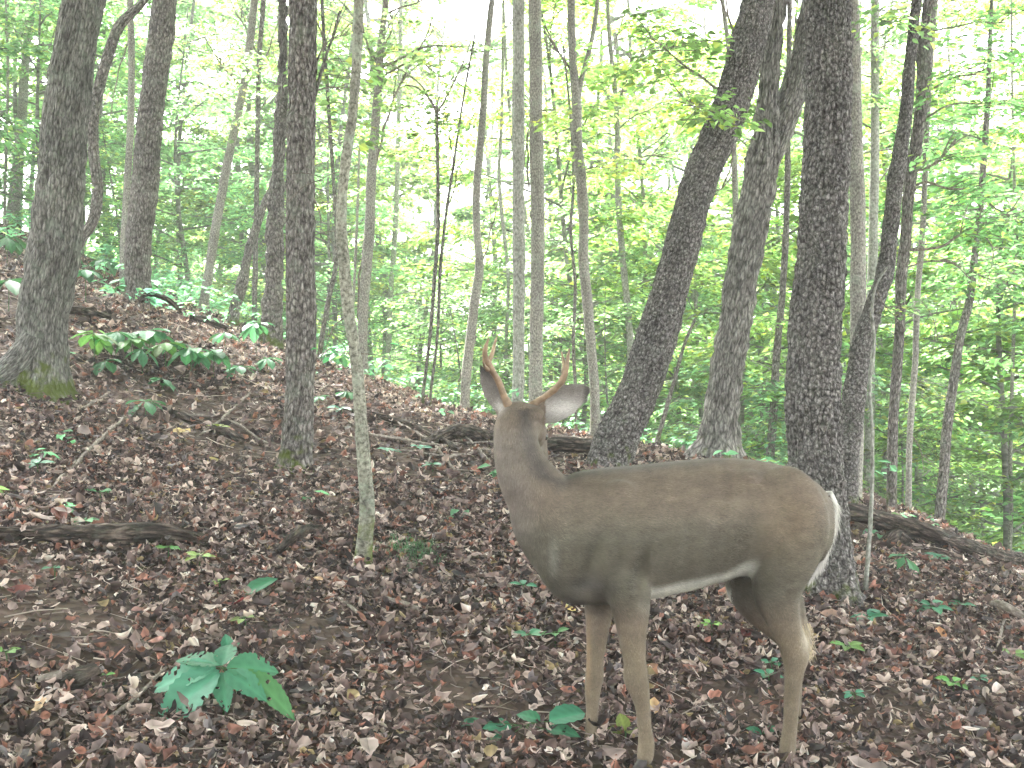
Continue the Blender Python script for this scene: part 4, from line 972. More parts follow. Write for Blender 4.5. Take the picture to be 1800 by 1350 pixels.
# single coloured fallen leaves
FL = [(1180//1,1093,0)] and [(35,1055,'dark red',(.22,.045,.03)),(62,950,'orange',(.36,.15,.04)),(1200-50+0,1195,'orange brown',(.34,.17,.06)),(275,1145,'pinkish tan',(.38,.17,.12)),(210,1168,'coral red',(.42,.10,.07)),
      (268,1032,'salmon',(.42,.15,.11)),(25,1218,'yellow orange',(.50,.28,.05)),(20,1270,'orange tan',(.40,.20,.07)),(70,1262,'tan',(.36,.22,.12)),(560,1035,'tan orange',(.42,.23,.12)),(440,1052,'red',(.36,.07,.06)),
      (415,1078,'deep red',(.34,.05,.04)),(830,1125,'yellow and red',(.5,.27,.09)),(1000,1083,'bright yellow',(.6,.42,.06)),(935,1102,'red',(.40,.05,.05)),(1655,1128,'orange',(.50,.22,.04)),(1570,1190,'orange red',(.48,.15,.05)),
      (1590,1158,'brick red',(.34,.07,.04)),(1490,1115,'salmon pink',(.45,.14,.10)),(1780,1265,'rust orange',(.38,.16,.07)),(320,770,'yellow',(.5,.38,.07)),(372,822,'yellow green',(.4,.40,.05)),(310,1060,'dull red',(.32,.10,.08)),
      (640,955+35,'light brown',(.36,.2,.14)),(1150,1262,'golden',(.5,.33,.10)),(1310,1135,'dark maroon',(.16,.03,.04)),(1740,1070,'reddish tan',(.4,.16,.10)),(720,1080,'pale copper',(.44,.24,.17)),(770,1075,'copper',(.36,.17,.11)),
      (875,1055,'wine red',(.26,.06,.06)),(1460,1095,'tan',(.35,.22,.15)),(1345,1285,'grey brown',(.22,.17,.14)),(500,1265,'yellow',(.5,.42,.10)),(190,1290,'pinkish',(.34,.18,.15)),(1620,1290,'dark purple brown',(.10,.06,.06))]
for q, (u_, v_, cn, c_) in enumerate(FL):
    g_ = on_ground(u_, v_); nr = np.array([[random.gauss(0, .25), -.35 + random.gauss(0, .2), 1]]); nr /= np.linalg.norm(nr)
    sz = random.uniform(22, 42) / F * g_[1] + .01; c_ = tuple(.55 * np.array(c_) + .45 * np.array((.2, .15, .12)) * (sum(c_) / .6))
    V, Tt, C = leaves_geo(np.zeros((1, 3)), nr, np.array([random.random() * 6.28]), np.array([sz]), np.array([q % 3]), np.array([random.gauss(.5, .4)]), np.array([.2]), np.array([c_]))
    where = 'at the lower left' if u_ < 300 and v_ > 1000 else 'left of the pale sapling' if u_ < 620 else 'left of the deer legs' if u_ < 1020 else 'between the deer legs' if u_ < 1400 else 'at the right behind the deer'
    depth_ = 'far up the slope' if v_ < 900 else 'in the middle ground' if v_ < 1110 else 'near the picture bottom'
    tag(obj('fallen_leaf', make_mesh('fallen_leaf', V, [Tt], M['litter'], False, C), None, g_ + [0, 0, .035]), f'{cn} curled fallen leaf {where}, {depth_}', 'leaf', 'coloured fallen leaves')

# ------------------------------------------------------------------ green plants
def fine_leaf(base, tip, width, nrm, sag=.15, shape='ovate', nb=10, holes=0, col=(.05, .15, .09), cup=.12, tooth=.06):
    base = np.array(base, float); tip = np.array(tip, float); ax = tip - base; L_ = np.linalg.norm(ax); ax /= L_
    nrm = np.array(nrm, float); s_ = np.cross(ax, nrm); s_ /= np.linalg.norm(s_); nn = np.cross(s_, ax)
    t_ = np.linspace(0, 1, nb)
    if shape == 'ovate': wv = np.sin(np.pi * t_**.8)**.8
    elif shape == 'round': wv = np.sqrt(np.clip(1 - (2 * t_ - 1)**2, 0, 1))**.9
    else: wv = np.sin(np.pi * np.clip(t_, 0, 1)**1.35)**.9
    cols = np.array([-1, -.66, -.33, 0, .33, .66, 1])
    V = []; C = []
    for i_, (tt, ww) in enumerate(zip(t_, wv)):
        tj = 1 + tooth * (1 if i_ % 2 else -1)
        for c_ in cols:
            e_ = 1 if abs(c_) < 1 else tj
            vein = 0.006 * L_ * math.cos((tt * 14 - abs(c_) * 4) * 2)
            V.append(base + ax * L_ * tt + s_ * c_ * ww * width / 2 * e_ + nn * (cup * abs(c_) * ww * width - sag * L_ * tt**2 + sag * .25 * L_ * math.sin(tt * 3.14) + vein))
            C.append(np.array(col) * (1.35 if c_ == 0 else 1 + .12 * math.cos((tt * 14 - abs(c_) * 4) * 2)))
    k_ = len(cols); Qd = [[i_ * k_ + j_, i_ * k_ + j_ + 1, (i_ + 1) * k_ + j_ + 1, (i_ + 1) * k_ + j_] for i_ in range(nb - 1) for j_ in range(k_ - 1) if not (holes and j_ not in (2, 3) and 1 < i_ < nb - 3 and random.random() < holes)]
    return np.array(V), np.array(Qd), np.array(C)
def plant(name, root, leaves, label, cat='plant', group=None, nb=10, holes=0):
    """leaves: list of (base, tip, width, nrm, shape, col); each a part; stems join the root"""
    root = np.array(root, float); e = empty(name, root, label, cat, group)
    hub = np.mean([l[0] for l in leaves], axis=0)
    sg = Geo()
    r_ = .0035
    v1, q1, t1 = tube(np.array([root + [0, 0, -.03], root * .5 + hub * .5 + [.004, 0, .01], hub]), [r_, r_ * .8, r_ * .6], 5); sg.add(v1 - root, q1, t1, (.06, .13, .05))
    for (b_, tp, wd, nr, sh, cl) in leaves:
        b_ = np.array(b_, float)
        if np.linalg.norm(b_ - hub) > .004:
            v1, q1, t1 = tube(np.array([hub, (hub + b_) / 2 + [0, 0, .004], b_]), [.0022, .0018, .0014], 5); sg.add(v1 - root, q1, t1, (.06, .13, .05))
        v1, q1, c1 = fine_leaf(b_, tp, wd, nr, .12, sh, nb=nb, holes=holes, col=cl)
        obj('leaf', make_mesh('leaf', v1 - root, [q1], M['plant'], True, c1), e)
    obj('stem', sg.mesh('stem', M['plant']), e)
    return e
GC = (.045, .165, .095)
def pxl(u0, v0, u1, v1, w_, d0, d1=None, sh='ovate', nr=(0, -.45, 1), c=GC):
    d1 = d1 or d0; k = random.uniform(.85, 1.15)
    return (P(u0, v0, d0), P(u1, v1, d1), w_ / F * d0, nr, sh, tuple(np.array(c) * k))
rt = on_ground(392, 1262, 2.9)
D0 = rt[1]
CP_ = (.06, .19, .115)
plant('seedling', rt, [pxl(385,1178,266,1282,80,D0,D0-.12,nr=(-.2,-.9,1),c=CP_), pxl(380,1174,258,1208,58,D0,D0+.03,nr=(0,-.8,1),c=CP_), pxl(390,1170,405,1126,40,D0,D0+.12,c=CP_), pxl(398,1174,492,1176,58,D0,D0+.05,nr=(0,-.8,1),c=CP_),
      pxl(430,1178,522,1260,44,D0,D0-.05,nr=(.3,-.8,1),c=(.07,.19,.07)), pxl(396,1180,468,1226,44,D0,D0-.08,nr=(.1,-.8,1),c=CP_), pxl(388,1182,398,1248,36,D0,D0-.1,nr=(0,-.9,1),c=CP_), pxl(388,1170,306,1152,42,D0,D0+.08,c=CP_)],
      'large green palmate plant with insect-chewed leaves in the left foreground', nb=22, holes=.09)
rt = on_ground(455, 1062); plant('seedling', rt, [pxl(428,1045,487,1012,30,rt[1]-.03,rt[1]+.02,nr=(0,-.7,1))], 'single upright green leaf below the bowed grey branch')
rt = on_ground(405, 1165); plant('seedling', rt, [pxl(402,1150,396,1112,22,rt[1],rt[1]+.05), pxl(404,1150,420,1128,14,rt[1])], 'small green sprout rising behind the large palmate plant')
rt = on_ground(940, 1300, 2.8); d_ = rt[1]
plant('seedling', rt, [pxl(965,1268,1028,1248,48,d_,d_+.03,'round'), pxl(950,1268,908,1252,30,d_,d_+.03,'ovate'), pxl(900,1278,848,1276,34,d_,d_-.02), pxl(960,1282,1020,1290,30,d_,d_-.05), pxl(850,1270,792,1272,22,d_,d_+.05), pxl(900,1292,850,1305,26,d_,d_-.1)],
      'low plant with broad rounded green leaves at bottom centre', )
rt = on_ground(1098, 1300, 2.8); d_ = rt[1]
plant('seedling', rt, [pxl(1098,1285,1090,1252,26,d_,d_+.04,c=(.16,.22,.06)), pxl(1096,1288,1068,1278,24,d_,d_+.02,c=(.14,.2,.05)), pxl(1100,1288,1125,1280,24,d_,d_+.02,c=(.15,.2,.06))], 'small yellowish seedling between the deer front hooves')
rt = on_ground(1340, 1295, 2.8); plant('seedling', rt, [pxl(1340,1290,1312,1278,18,rt[1]), pxl(1342,1290,1368,1276,18,rt[1])], 'tiny green sprout beside the hind hoof')
def tiny(u, v, n_, size, lab, c=GC, hh=.05):
    g_ = on_ground(u, v); L_ = size / F * g_[1]; hub = g_ + [0, 0, hh]; ls = []
    a0 = random.random() * 6.28
    for k_ in range(n_):
        a = a0 + k_ * 6.283 / n_ + random.uniform(-.3, .3); dv_ = np.array([math.cos(a), math.sin(a), random.uniform(-.15, .35)])
        ls.append((hub + dv_ * .012, hub + dv_ * L_, L_ * random.uniform(.42, .6), (0, -.3, 1), 'ovate', tuple(np.array(c) * random.uniform(.8, 1.3))))
    plant('seedling', g_, ls, lab)
SEED = [(180,1220,4,22,'tiny green sprout left of the large palmate plant',(.08,.2,.04)),(10,1180,4,30,'green sprout cut by the left edge near the bottom',(.1,.22,.05)),(295,985,5,26,'three-leaved green seedling just below the sunken log',(.09,.22,.06)),
 (350,1000,5,30,'yellowish green seedling right of the sunken log end',(.16,.22,.06)),(175,885,3,26,'upright green seedling above the sunken log',(.07,.2,.08)),(150,935,5,28,'green seedling right on the sunken log',(.06,.18,.07)),
 (385,1050-5,4,20,'small yellow-green seedling left of the single upright leaf',(.16,.22,.06)),(430,1110,5,26,'yellow-green seedling behind the palmate plant top',(.15,.2,.07)),(65,835,5,30,'flat green seedling on the left slope near a pale stick',GC),(95,1020,4,24,'small green seedling on dark soil at left',GC),
 (930,1140,5,30,'low green seedling left of the deer front leg',(.07,.19,.1)),(975,1135,4,26,'small green seedling touching the deer far foreleg',(.09,.2,.08)),(920,1050,4,26,'small green seedling under the deer chest',GC),(1250,1118,4,26,'bright green seedling under the deer belly',(.13,.26,.05)),
 (1355,1188,4,24,'pale green seedling just left of the hind leg',GC),(1350,1210,4,28,'lower pale green seedling left of the hind leg',GC),(1490,1160,6,32,'bushy green seedling right of the hind leg',(.1,.2,.05)),(1525,1105,5,36,'green seedling behind the deer hind leg',GC),
 (1640,1085,5,34,'broad green seedling right of the deer in the middle ground',GC),(1690,1080,5,26,'small green seedling near the broad one at right',GC),(1675,1222,4,30,'bright green seedling at lower right',(.09,.24,.05)),(1720,1215,4,22,'thin green sprout at lower right',GC),
 (1500,1245,4,24,'small green sprout right of the hind hoof',GC),(1650,965+30,6,26,'green plant in front of the long rotten log',GC),(740,800,5,22,'green seedling beside the reddish log',GC),(760,830,5,22,'green seedling just left of the deer neck',GC),
 (1780,1170,5,26,'green sprout near the right edge',(.12,.22,.06)),(385,765,4,22,'yellow-green leaf pair on the left slope',(.2,.25,.05)),(685,805,5,24,'small green seedling behind the pale sapling',GC),(600,730,5,26,'green seedling on the rise between two trunks',GC)]
for (u_, v_, n_, s__, lab, c_) in SEED: tiny(u_, v_, n_, s__, lab, c_)
def umbrella_plant(u, v, size, lab, n_=9, hh=.28, c=(.06, .19, .11)):
    c = (c[0] * .85, c[1] * .78, c[2] * .62); tx, ty = random.uniform(-.35, .35), random.uniform(-.35, .35); size *= random.uniform(.8, 1.35); hh *= random.uniform(.6, 1.1); g_ = on_ground(u, v + 18); L_ = size / F * g_[1]; hub = P(u, v, g_[1]); hub[2] = g_[2] + hh; ls = []
    for k_ in range(n_):
        a = k_ * 6.283 / n_ + random.uniform(-.3, .3); dv_ = np.array([math.cos(a), math.sin(a), -.5 + tx * math.cos(a) + ty * math.sin(a) + random.uniform(-.2, .3)]) * random.uniform(.75, 1.1)
        ls.append((hub + dv_ * .01, hub + dv_ * L_, L_ * .52, (math.cos(a) * .3, math.sin(a) * .3, 1), 'lance', tuple(np.array(c) * random.uniform(.8, 1.3))))
    plant('leafy_plant', g_, ls, lab, 'plant')
for a in [(165,622,34,'umbrella-leaved plant at the left end of the leafy clump',7,.22,(.10,.24,.08)),(205,612,40,'umbrella-leaved plant second from left in the leafy clump',7,.25),(262,612,40,'umbrella-leaved plant at the back of the leafy clump'),(290,640,40,'drooping umbrella-leaved plant in the middle of the leafy clump',7,.22,(.10,.24,.07)),
          (335,650,46,'bright umbrella-leaved plant at the front of the leafy clump',8,.24,(.07,.24,.13)),(375,648,36,'umbrella-leaved plant at the right end of the leafy clump'),(250,640,30,'small umbrella-leaved plant under the leafy clump',6,.18),
          (255,712,36,'lone umbrella-leaved plant below the leafy clump',6,.14),(470,640,34,'umbrella-leaved plant left of the mossy-footed tree',7,.2),(395,600,30,'umbrella-leaved plant on the rim left of the mossy-footed tree',6,.2),
          (450,605,30,'umbrella-leaved plant before the broken snag'),(185,640,34,'low umbrella-leaved plant at the lower left of the leafy clump',8,.12),(230,625,36,'umbrella-leaved plant third from left in the leafy clump',8,.22,(.09,.24,.08)),
          (310,618,34,'umbrella-leaved plant at the upper right of the leafy clump',8,.2),(350,628,34,'umbrella-leaved plant behind the bright one of the leafy clump',8,.2,(.10,.24,.08)),(285,668,30,'small umbrella-leaved plant at the lower edge of the leafy clump',7,.1),
          (420,650,26,'small umbrella-leaved plant apart to the right of the leafy clump',7,.12),(560,700,26,'small plant right of the mossy-footed tree',7,.12),(610,690,26,'small plant just behind the pale sapling',7,.15),(110,470,36,'green plant close behind the thick grey tree',8,.28),(300,480,36,'pale green plant beyond the dead limb',8,.3,(.08,.2,.08)),(240,512,40,'drooping-leaved plant at the foot of the straight brown tree',8,.3,(.06,.2,.10)),(150,520,40,'green plant between the thick tree and the straight brown tree'),(12,455,40,'dark green plant at the left edge up the slope',7,.3,(.04,.13,.06)),
          (15,530,40,'dark green plant left of the thick tree',7,.3,(.04,.13,.07)),(30,440,34,'small dark plant high at the left edge',6,.25,(.04,.13,.06)),(185,480,36,'green plant up the slope behind the crooked tree',7,.3),(690,640,36,'dark arching plant on the rim left of the dark sapling',7,.35,(.05,.12,.06)),(720,655,34,'arching plant beside the twin dark saplings',7,.3,(.06,.14,.06)),(590,640,34,'plant peeping behind the mossy-footed tree',7,.3),
          (1085,772,46,'flat pale-green leaves at the foot of the leaning trunk',6,.2,(.09,.24,.16)),(1590,990,34,'green plant lying against the long rotten log',6,.12)]:
    umbrella_plant(*a)
# grass tuft
g = Geo()
for q in range(420):
    u_ = random.gauss(722, 24); v_ = random.gauss(985, 13); s_ = on_ground(u_, v_); a = random.random() * 6.28; L_ = random.uniform(.05, .13); w_ = .0022
    dv_ = np.array([math.cos(a), math.sin(a) * .8, 0]); s1 = np.array([-dv_[1], dv_[0], 0]) * w_
    p0, p1, p2 = s_, s_ + dv_ * L_ * .35 + [0, 0, L_ * .55], s_ + dv_ * L_ * .95 + [0, 0, L_ * .5]
    g.add([p0 - s1, p0 + s1, p1 + s1, p1 - s1, p2], [[0, 1, 2, 3]], [[3, 2, 4]], np.array((.07, .17, .08)) * random.uniform(.6, 1.4))
tag(obj('grass_tuft', g.mesh('grass_tuft', M['plant'])), 'soft tuft of fine green grass right of the pale sapling', 'grass', kind='stuff')

# ------------------------------------------------------------------ the deer
def dep(u): return 3.60 + (u - 1000) * .00042
def DP(u, v, off=0.0): return P(u, v, dep(u) + off)
PX = 3.65 / F
def ell(c, r, rot=None, seg=24, rings=14):
    th = np.linspace(0, np.pi, rings); ph = np.linspace(0, 2 * np.pi, seg, endpoint=False)
    V = np.array([[math.sin(t_) * math.cos(p_), math.sin(t_) * math.sin(p_), math.cos(t_)] for t_ in th for p_ in ph]) * np.array(r)
    if rot is not None: V = V @ np.array(Matrix.Rotation(rot, 3, 'Y')).T
    V = V + c
    Qd = [[i_ * seg + j_, (i_ + 1) * seg + j_, (i_ + 1) * seg + (j_ + 1) % seg, i_ * seg + (j_ + 1) % seg] for i_ in range(rings - 1) for j_ in range(seg)]
    return V, np.array(Qd)
body = Geo()
# torso: stations (u, top, bottom, half width px)
st = [(1462,893,930,16),(1455,868,965,42),(1438,848,990,66),(1410,829,1000,84),(1375,815,1008,96),(1335,807,1014,102),(1290,803,1018,104),(1245,804,1028,106),(1200,808,1040,110),(1150,814,1050,112),
      (1105,819,1056,108),(1060,823,1060,98),(1020,829,1058,88),(985,842,1046,78),(958,866,1026,64),(942,900,1000,44)]
SEG = 32; rows = []
for (u_, tp, bt, hw) in st:
    c_ = DP(u_, (tp + bt) / 2); hz = (bt - tp) / 2 * PX; hw_ = hw * PX
    a = np.linspace(0, 2 * np.pi, SEG, endpoint=False)
    ca, sa = np.cos(a), np.sin(a)
    yy = np.sign(ca) * np.abs(ca)**.9 * hw_ * (1 - .22 * np.clip(sa, 0, 1)**1.5 - .10 * np.clip(-sa, 0, 1)); zz_ = np.sign(sa) * np.abs(sa)**.95 * hz
    rows.append(np.stack([np.full(SEG, c_[0]), c_[1] + yy, c_[2] + zz_], -1))
V = np.concatenate(rows + [rows[0].mean(0)[None], rows[-1].mean(0)[None]])
nr_ = len(rows); Qd = [[i_ * SEG + j_, i_ * SEG + (j_ + 1) % SEG, (i_ + 1) * SEG + (j_ + 1) % SEG, (i_ + 1) * SEG + j_] for i_ in range(nr_ - 1) for j_ in range(SEG)]
Tt = [[(j_ + 1) % SEG, j_, nr_ * SEG] for j_ in range(SEG)] + [[(nr_-1) * SEG + j_, (nr_-1) * SEG + (j_ + 1) % SEG, nr_ * SEG + 1] for j_ in range(SEG)]
body.add(V, Qd, Tt)
def limbtube(pts, seg=20, n=40, flat=1.0):
    """pts: (u, v, depth offset, half width px)"""
    P3 = [DP(a[0], a[1], a[2]) for a in pts]; rd = [a[3] * PX for a in pts]
    q, r_, _ = resample(P3, rd, n); v1, q1, t1 = tube(q, r_, seg, True, None, r_ * flat); body.add(v1, q1, t1)
    return q, r_
# neck (tube frames: first axis ~ x)
limbtube([(1040,950,-.0,92),(1000,935,-.0,84),(968,905,.0,70),(944,868,.0,54),(924,836,.0,46),(913,808,.01,41),(907,780,.02,37),(907,752,.03,36),(911,732,.04,33)], 28, 60, 1.05)
# head seen from behind: skull, then muzzle going away and down
limbtube([(910,735,.0,30),(914,742,.05,38),(920,750,.10,38),(930,766,.16,33),(939,784,.22,24),(945,798,.28,19),(948,808,.325,16.5),(949,812,.35,11)], 24, 46, 1.0)
v1, q1 = ell(DP(917, 727, .03), (40 * PX, .055, 18 * PX)); body.add(v1, q1)
v1, q1 = ell(DP(944, 758, .09), (17 * PX, .05, 20 * PX)); body.add(v1, q1)      # right cheek and brow
v1, q1 = ell(DP(892, 758, .10), (14 * PX, .05, 20 * PX)); body.add(v1, q1)
# shoulder, brisket, haunch masses
v1, q1 = ell(DP(1075, 945, -.10), (.13, .075, .19), .25); body.add(v1, q1)
v1, q1 = ell(DP(1085, 1010, -.095), (.095, .062, .095), -.2); body.add(v1, q1)
v1, q1 = ell(DP(1060, 945, .14), (.12, .06, .18)); body.add(v1, q1)
v1, q1 = ell(DP(1010, 1020, .0), (.105, .12, .075), .35); body.add(v1, q1)
v1, q1 = ell(DP(985, 985, -.02), (.07, .11, .09), .35); body.add(v1, q1)
v1, q1 = ell(DP(1385, 915, -.105), (.135, .09, .185), -.15); body.add(v1, q1)
v1, q1 = ell(DP(1372, 985, -.105), (.105, .065, .12), .1); body.add(v1, q1)
v1, q1 = ell(DP(1390, 915, .12), (.13, .085, .18), -.15); body.add(v1, q1)
v1, q1 = ell(DP(1305, 838, -.05), (.07, .09, .035)); body.add(v1, q1)             # point of the hip
# near foreleg
limbtube([(1088,950,-.05,30),(1096,1000,-.10,45),(1106,1050,-.12,37),(1110,1090,-.12,29),(1112,1130,-.12,23),(1116,1162,-.12,19.5),(1118,1192,-.12,22),(1123,1212,-.12,19),(1129,1238,-.12,13.5),(1133,1280,-.12,12.5),(1136,1308,-.12,14.5),(1135,1325,-.125,15),(1131,1340,-.135,13.5)], 18, 70)
# far foreleg
limbtube([(1066,960,.06,30),(1060,1010,.12,42),(1055,1050,.12,32),(1052,1085,.12,24),(1049,1125,.12,19),(1046,1162,.12,15.5),(1045,1190,.12,17.5),(1042,1212,.12,15),(1041,1245,.12,12),(1039,1280,.12,11.5),(1036,1305,.12,13),(1034,1322,.115,13.5),(1031,1335,.11,12)], 18, 70)
# near hind leg: thigh, stifle, gaskin, hock, cannon
limbtube([(1390,870,-.05,40),(1388,920,-.09,64),(1378,975,-.105,60),(1368,1015,-.11,50),(1365,1045,-.11,42),(1373,1080,-.11,32),(1384,1110,-.11,26),(1394,1135,-.11,25),(1398,1155,-.11,24),(1396,1180,-.11,18),(1393,1210,-.11,15),(1391,1245,-.11,13.5),(1388,1285,-.11,13.5),(1385,1310,-.11,15),(1383,1327,-.115,15),(1379,1342,-.125,13.5)], 20, 80, .85)
limbtube([(1385,1020,-.10,20),(1398,1060,-.10,16),(1410,1090,-.10,9),(1417,1114,-.10,9),(1417,1134,-.10,11),(1409,1155,-.10,12)], 14, 30)     # heel tendon
# far hind leg, set a little forward at the stifle
limbtube([(1370,900,.07,40),(1350,960,.11,58),(1325,1000,.12,52),(1312,1030,.12,40),(1320,1060,.12,29),(1345,1090,.12,22),(1372,1115,.12,19),(1392,1135,.13,18),(1398,1155,.13,17),(1398,1190,.13,14),(1398,1240,.13,12),(1398,1285,.13,12),(1396,1305,.13,13.5),(1394,1330,.12,12.5)], 18, 70, .85)
# ears: cupped shells
def ear(base, tip, width, nrm, thick=.006, cup=.5, n_=16, m_=9):
    base = np.array(base); tip = np.array(tip); ax = tip - base; L_ = np.linalg.norm(ax); ax /= L_; nrm = np.array(nrm, float); nrm -= ax * (ax @ nrm); nrm /= np.linalg.norm(nrm); s_ = np.cross(ax, nrm)
    outer = []; inner = []
    for i_ in range(n_):
        t_ = i_ / (n_ - 1); wv = width / 2 * (math.sin(math.pi * min(1, t_ * .86 + .14))**.75) * (1 if t_ < .98 else .5); cu = cup * (1 - t_ * .55)
        for j_ in range(m_):
            a = (j_ / (m_ - 1) - .5) * 2; ang = a * (1.15 * cu + .5)
            x_ = math.sin(ang) / max(.3, math.sin(1.15 * cu + .5)) * wv; dz = (math.cos(ang) - math.cos(1.15 * cu + .5)) * wv * 1.1 * (cu + .3)
            pt = base + ax * L_ * t_ + s_ * x_ - nrm * dz
            outer.append(pt - nrm * thick / 2); inner.append(pt + nrm * thick / 2)
    V = np.array(outer + inner); nn = n_ * m_; Qd = []
    for i_ in range(n_ - 1):
        for j_ in range(m_ - 1):
            a0 = i_ * m_ + j_; Qd.append([a0, a0 + 1, a0 + m_ + 1, a0 + m_]); Qd.append([nn + a0, nn + a0 + m_, nn + a0 + m_ + 1, nn + a0 + 1])
        a0 = i_ * m_; Qd.append([a0, a0 + m_, nn + a0 + m_, nn + a0]); a1 = i_ * m_ + m_ - 1; Qd.append([a1, nn + a1, nn + a1 + m_, a1 + m_])
    for j_ in range(m_ - 1):
        Qd.append([j_, nn + j_, nn + j_ + 1, j_ + 1]); a1 = (n_ - 1) * m_ + j_; Qd.append([a1, a1 + 1, nn + a1 + 1, nn + a1])
    return V, np.array(Qd)
v1, q1 = ear(DP(890, 730, .04), DP(843, 640, .05), 42 * PX, (-.35, -1, .1), .008, .45); body.add(v1, q1)
v1, q1 = ear(DP(938, 731, .04), DP(1041, 680, .03), 64 * PX, (.1, -1, -.1), .008, .5); body.add(v1, q1)
tmp = body.mesh('tmp', None); to = bpy.data.objects.new('tmp', tmp); COL.objects.link(to)
rm_ = to.modifiers.new('r', 'REMESH'); rm_.mode = 'VOXEL'; rm_.voxel_size = .0062
sm_ = to.modifiers.new('s', 'SMOOTH'); sm_.factor = .5; sm_.iterations = 14
dg = bpy.context.evaluated_depsgraph_get()
bm_me = bpy.data.meshes.new_from_object(to.evaluated_get(dg)); bpy.data.objects.remove(to)
nv = len(bm_me.vertices); Vd = np.zeros(nv * 3, dtype=np.float32); bm_me.vertices.foreach_get('co', Vd); Vd = Vd.reshape(-1, 3).astype(float)
Nd = np.zeros(nv * 3, dtype=np.float32); bm_me.vertices.foreach_get('normal', Nd); Nd = Nd.reshape(-1, 3).astype(float)
# back to photograph pixels for the coat pattern (the body stands side on, so these are just body coordinates)
def bu(x, y): return x / y * F + 900
Uc = Vd[:, 0] / 3.65 * F + 900; 
Ub = 900 + Vd[:, 0] * F / Vd[:, 1]; Vb_ = 675 - Vd[:, 2] * F / Vd[:, 1]
# ribs and muscle relief
rel = .0045 * np.sin(Ub / 9.0 + (Vb_ - 900) * .03) * np.exp(-((Ub - 1200) / 60)**2 - ((Vb_ - 960) / 60)**2)
rel += -.024 * np.exp(-((Ub - 1132 - (980 - Vb_) * .22) / 10)**2) * np.exp(-((Vb_ - 1000) / 42)**2) * (Vd[:, 1] < 3.62)         # crease behind the shoulder
rel += -.018 * np.exp(-((Ub - 1325 + (Vb_ - 940) * .25) / 26)**2) * np.exp(-((Vb_ - 945) / 70)**2) * (Vd[:, 1] < 3.8)           # flank hollow
rel += -.024 * np.exp(-((Ub - 1285) / 42)**2) * np.exp(-((Vb_ - 868) / 20)**2) * (Vd[:, 1] < 3.8)
rel += .004 * np.exp(-((Ub - 1110 - (980 - Vb_) * .22) / 12)**2) * np.exp(-((Vb_ - 985) / 60)**2) * (Vd[:, 1] < 3.62)
rel += -.018 * np.exp(-((Ub - 1040 + (Vb_ - 980) * .3) / 14)**2) * np.exp(-((Vb_ - 985) / 50)**2) * (Vd[:, 1] < 3.62)
Vd = Vd + Nd * rel[:, None]
bm_me.vertices.foreach_set('co', Vd.astype(np.float32).ravel())
def g2d(u0, v0, su, sv): return np.exp(-((Ub - u0) / su)**2 - ((Vb_ - v0) / sv)**2)
coat = np.tile(np.array([.132, .104, .080]), (nv, 1))
def mixc(c, f): 
    global coat
    f = np.clip(f, 0, 1)[:, None]; coat = coat * (1 - f) + np.array(c) * f
sst = lambda x, a, b: (lambda t_: t_ * t_ * (3 - 2 * t_))(np.clip((x - a) / (b - a), 0, 1))
wb = n2(Vd[:, 0] * 9, Vd[:, 2] * 9) * 8
mixc((.076, .072, .054), sst(Vb_ + wb, 870, 950) * sst(-Vb_ + wb, -1110, -1040) * .8)                   # flank greyer than the back
mixc((.150, .112, .075), g2d(1390, 920, 55, 60) * .7)                                      # warmer haunch
mixc((.140, .112, .078), sst(Vb_ + wb, 1050, 1140))                                        # legs tan
bott = np.interp(Ub, [940, 1000, 1060, 1110, 1200, 1290, 1330], [1010, 1050, 1075, 1062, 1042, 1018, 1000])
mixc((.50, .50, .44), sst(Vb_ + wb * .4, bott - 24, bott - 4) * sst(Ub, 1110, 1150) * sst(-Ub, -1345, -1300) * sst(-Vb_, -1085, -1060) * sst(-Nd[:, 2], .0, .5) * np.where(Ub > 1285, sst(-Vb_, -1028, -1012), 1))   # pale belly
mixc((.48, .47, .41), (Vb_ > 995) * (Vb_ < 1120) * (Ub < 1350) * (Ub > 1290) * sst(Nd[:, 0], .2, .6) * (Vd[:, 1] > 3.62) * .0)
nape = np.interp(Vb_, [720, 760, 800, 835, 850], [922, 925, 935, 955, 985])
mixc((.042, .039, .037), np.exp(-((Ub - nape) / (14 + .05 * np.clip(Vb_ - 720, 0, 200)))**2) * (Vb_ > 718) * sst(-Vb_, -875, -835) * .8 * sst(-Ub, -1020, -985))
mixc((.065, .057, .05), np.exp(-((Vb_ - np.interp(Ub, [980, 1020, 1100, 1300], [846, 832, 822, 805])) / 9)**2) * sst(Ub, 965, 995) * sst(-Ub, -1320, -1180) * .6)
mixc((.40, .39, .36), g2d(972, 985, 8, 28) * .22); mixc((.165, .142, .125), sst(-Ub, -965, -905) * sst(Vb_, 735, 770) * sst(-Vb_, -985, -900) * .6); mixc((.055, .052, .05), g2d(1035, 1030, 45, 16) * .6)  # pale breast, lighter neck; last, shade under the shoulder painted into the coat
eu = (Vb_ < 752) & ((Ub > 958) | ((Ub < 880) & (Vb_ < 722)) | (Vb_ < 700))
mixc((.17, .16, .15), eu * .75)
mixc((.42, .40, .375), eu * g2d(988, 716, 34, 17) * 1.0); mixc((.42, .40, .37), g2d(880, 714, 9, 11) * .7)
mixc((.05, .045, .042), eu * (sst(Ub, 1020, 1034) * .9 + (np.abs(Nd[:, 2]) > .75) * (Ub > 965) * .6 + sst(-Vb_, -668, -648) * .9) * (1.0))
mixc((.34, .33, .30), g2d(948, 790, 8, 14) * (Vd[:, 1] > 3.7) * .8)
mixc((.03, .028, .028), (Vd[:, 1] > 3.93) * (Vb_ < 900) * (Ub < 1000) * 1.0)
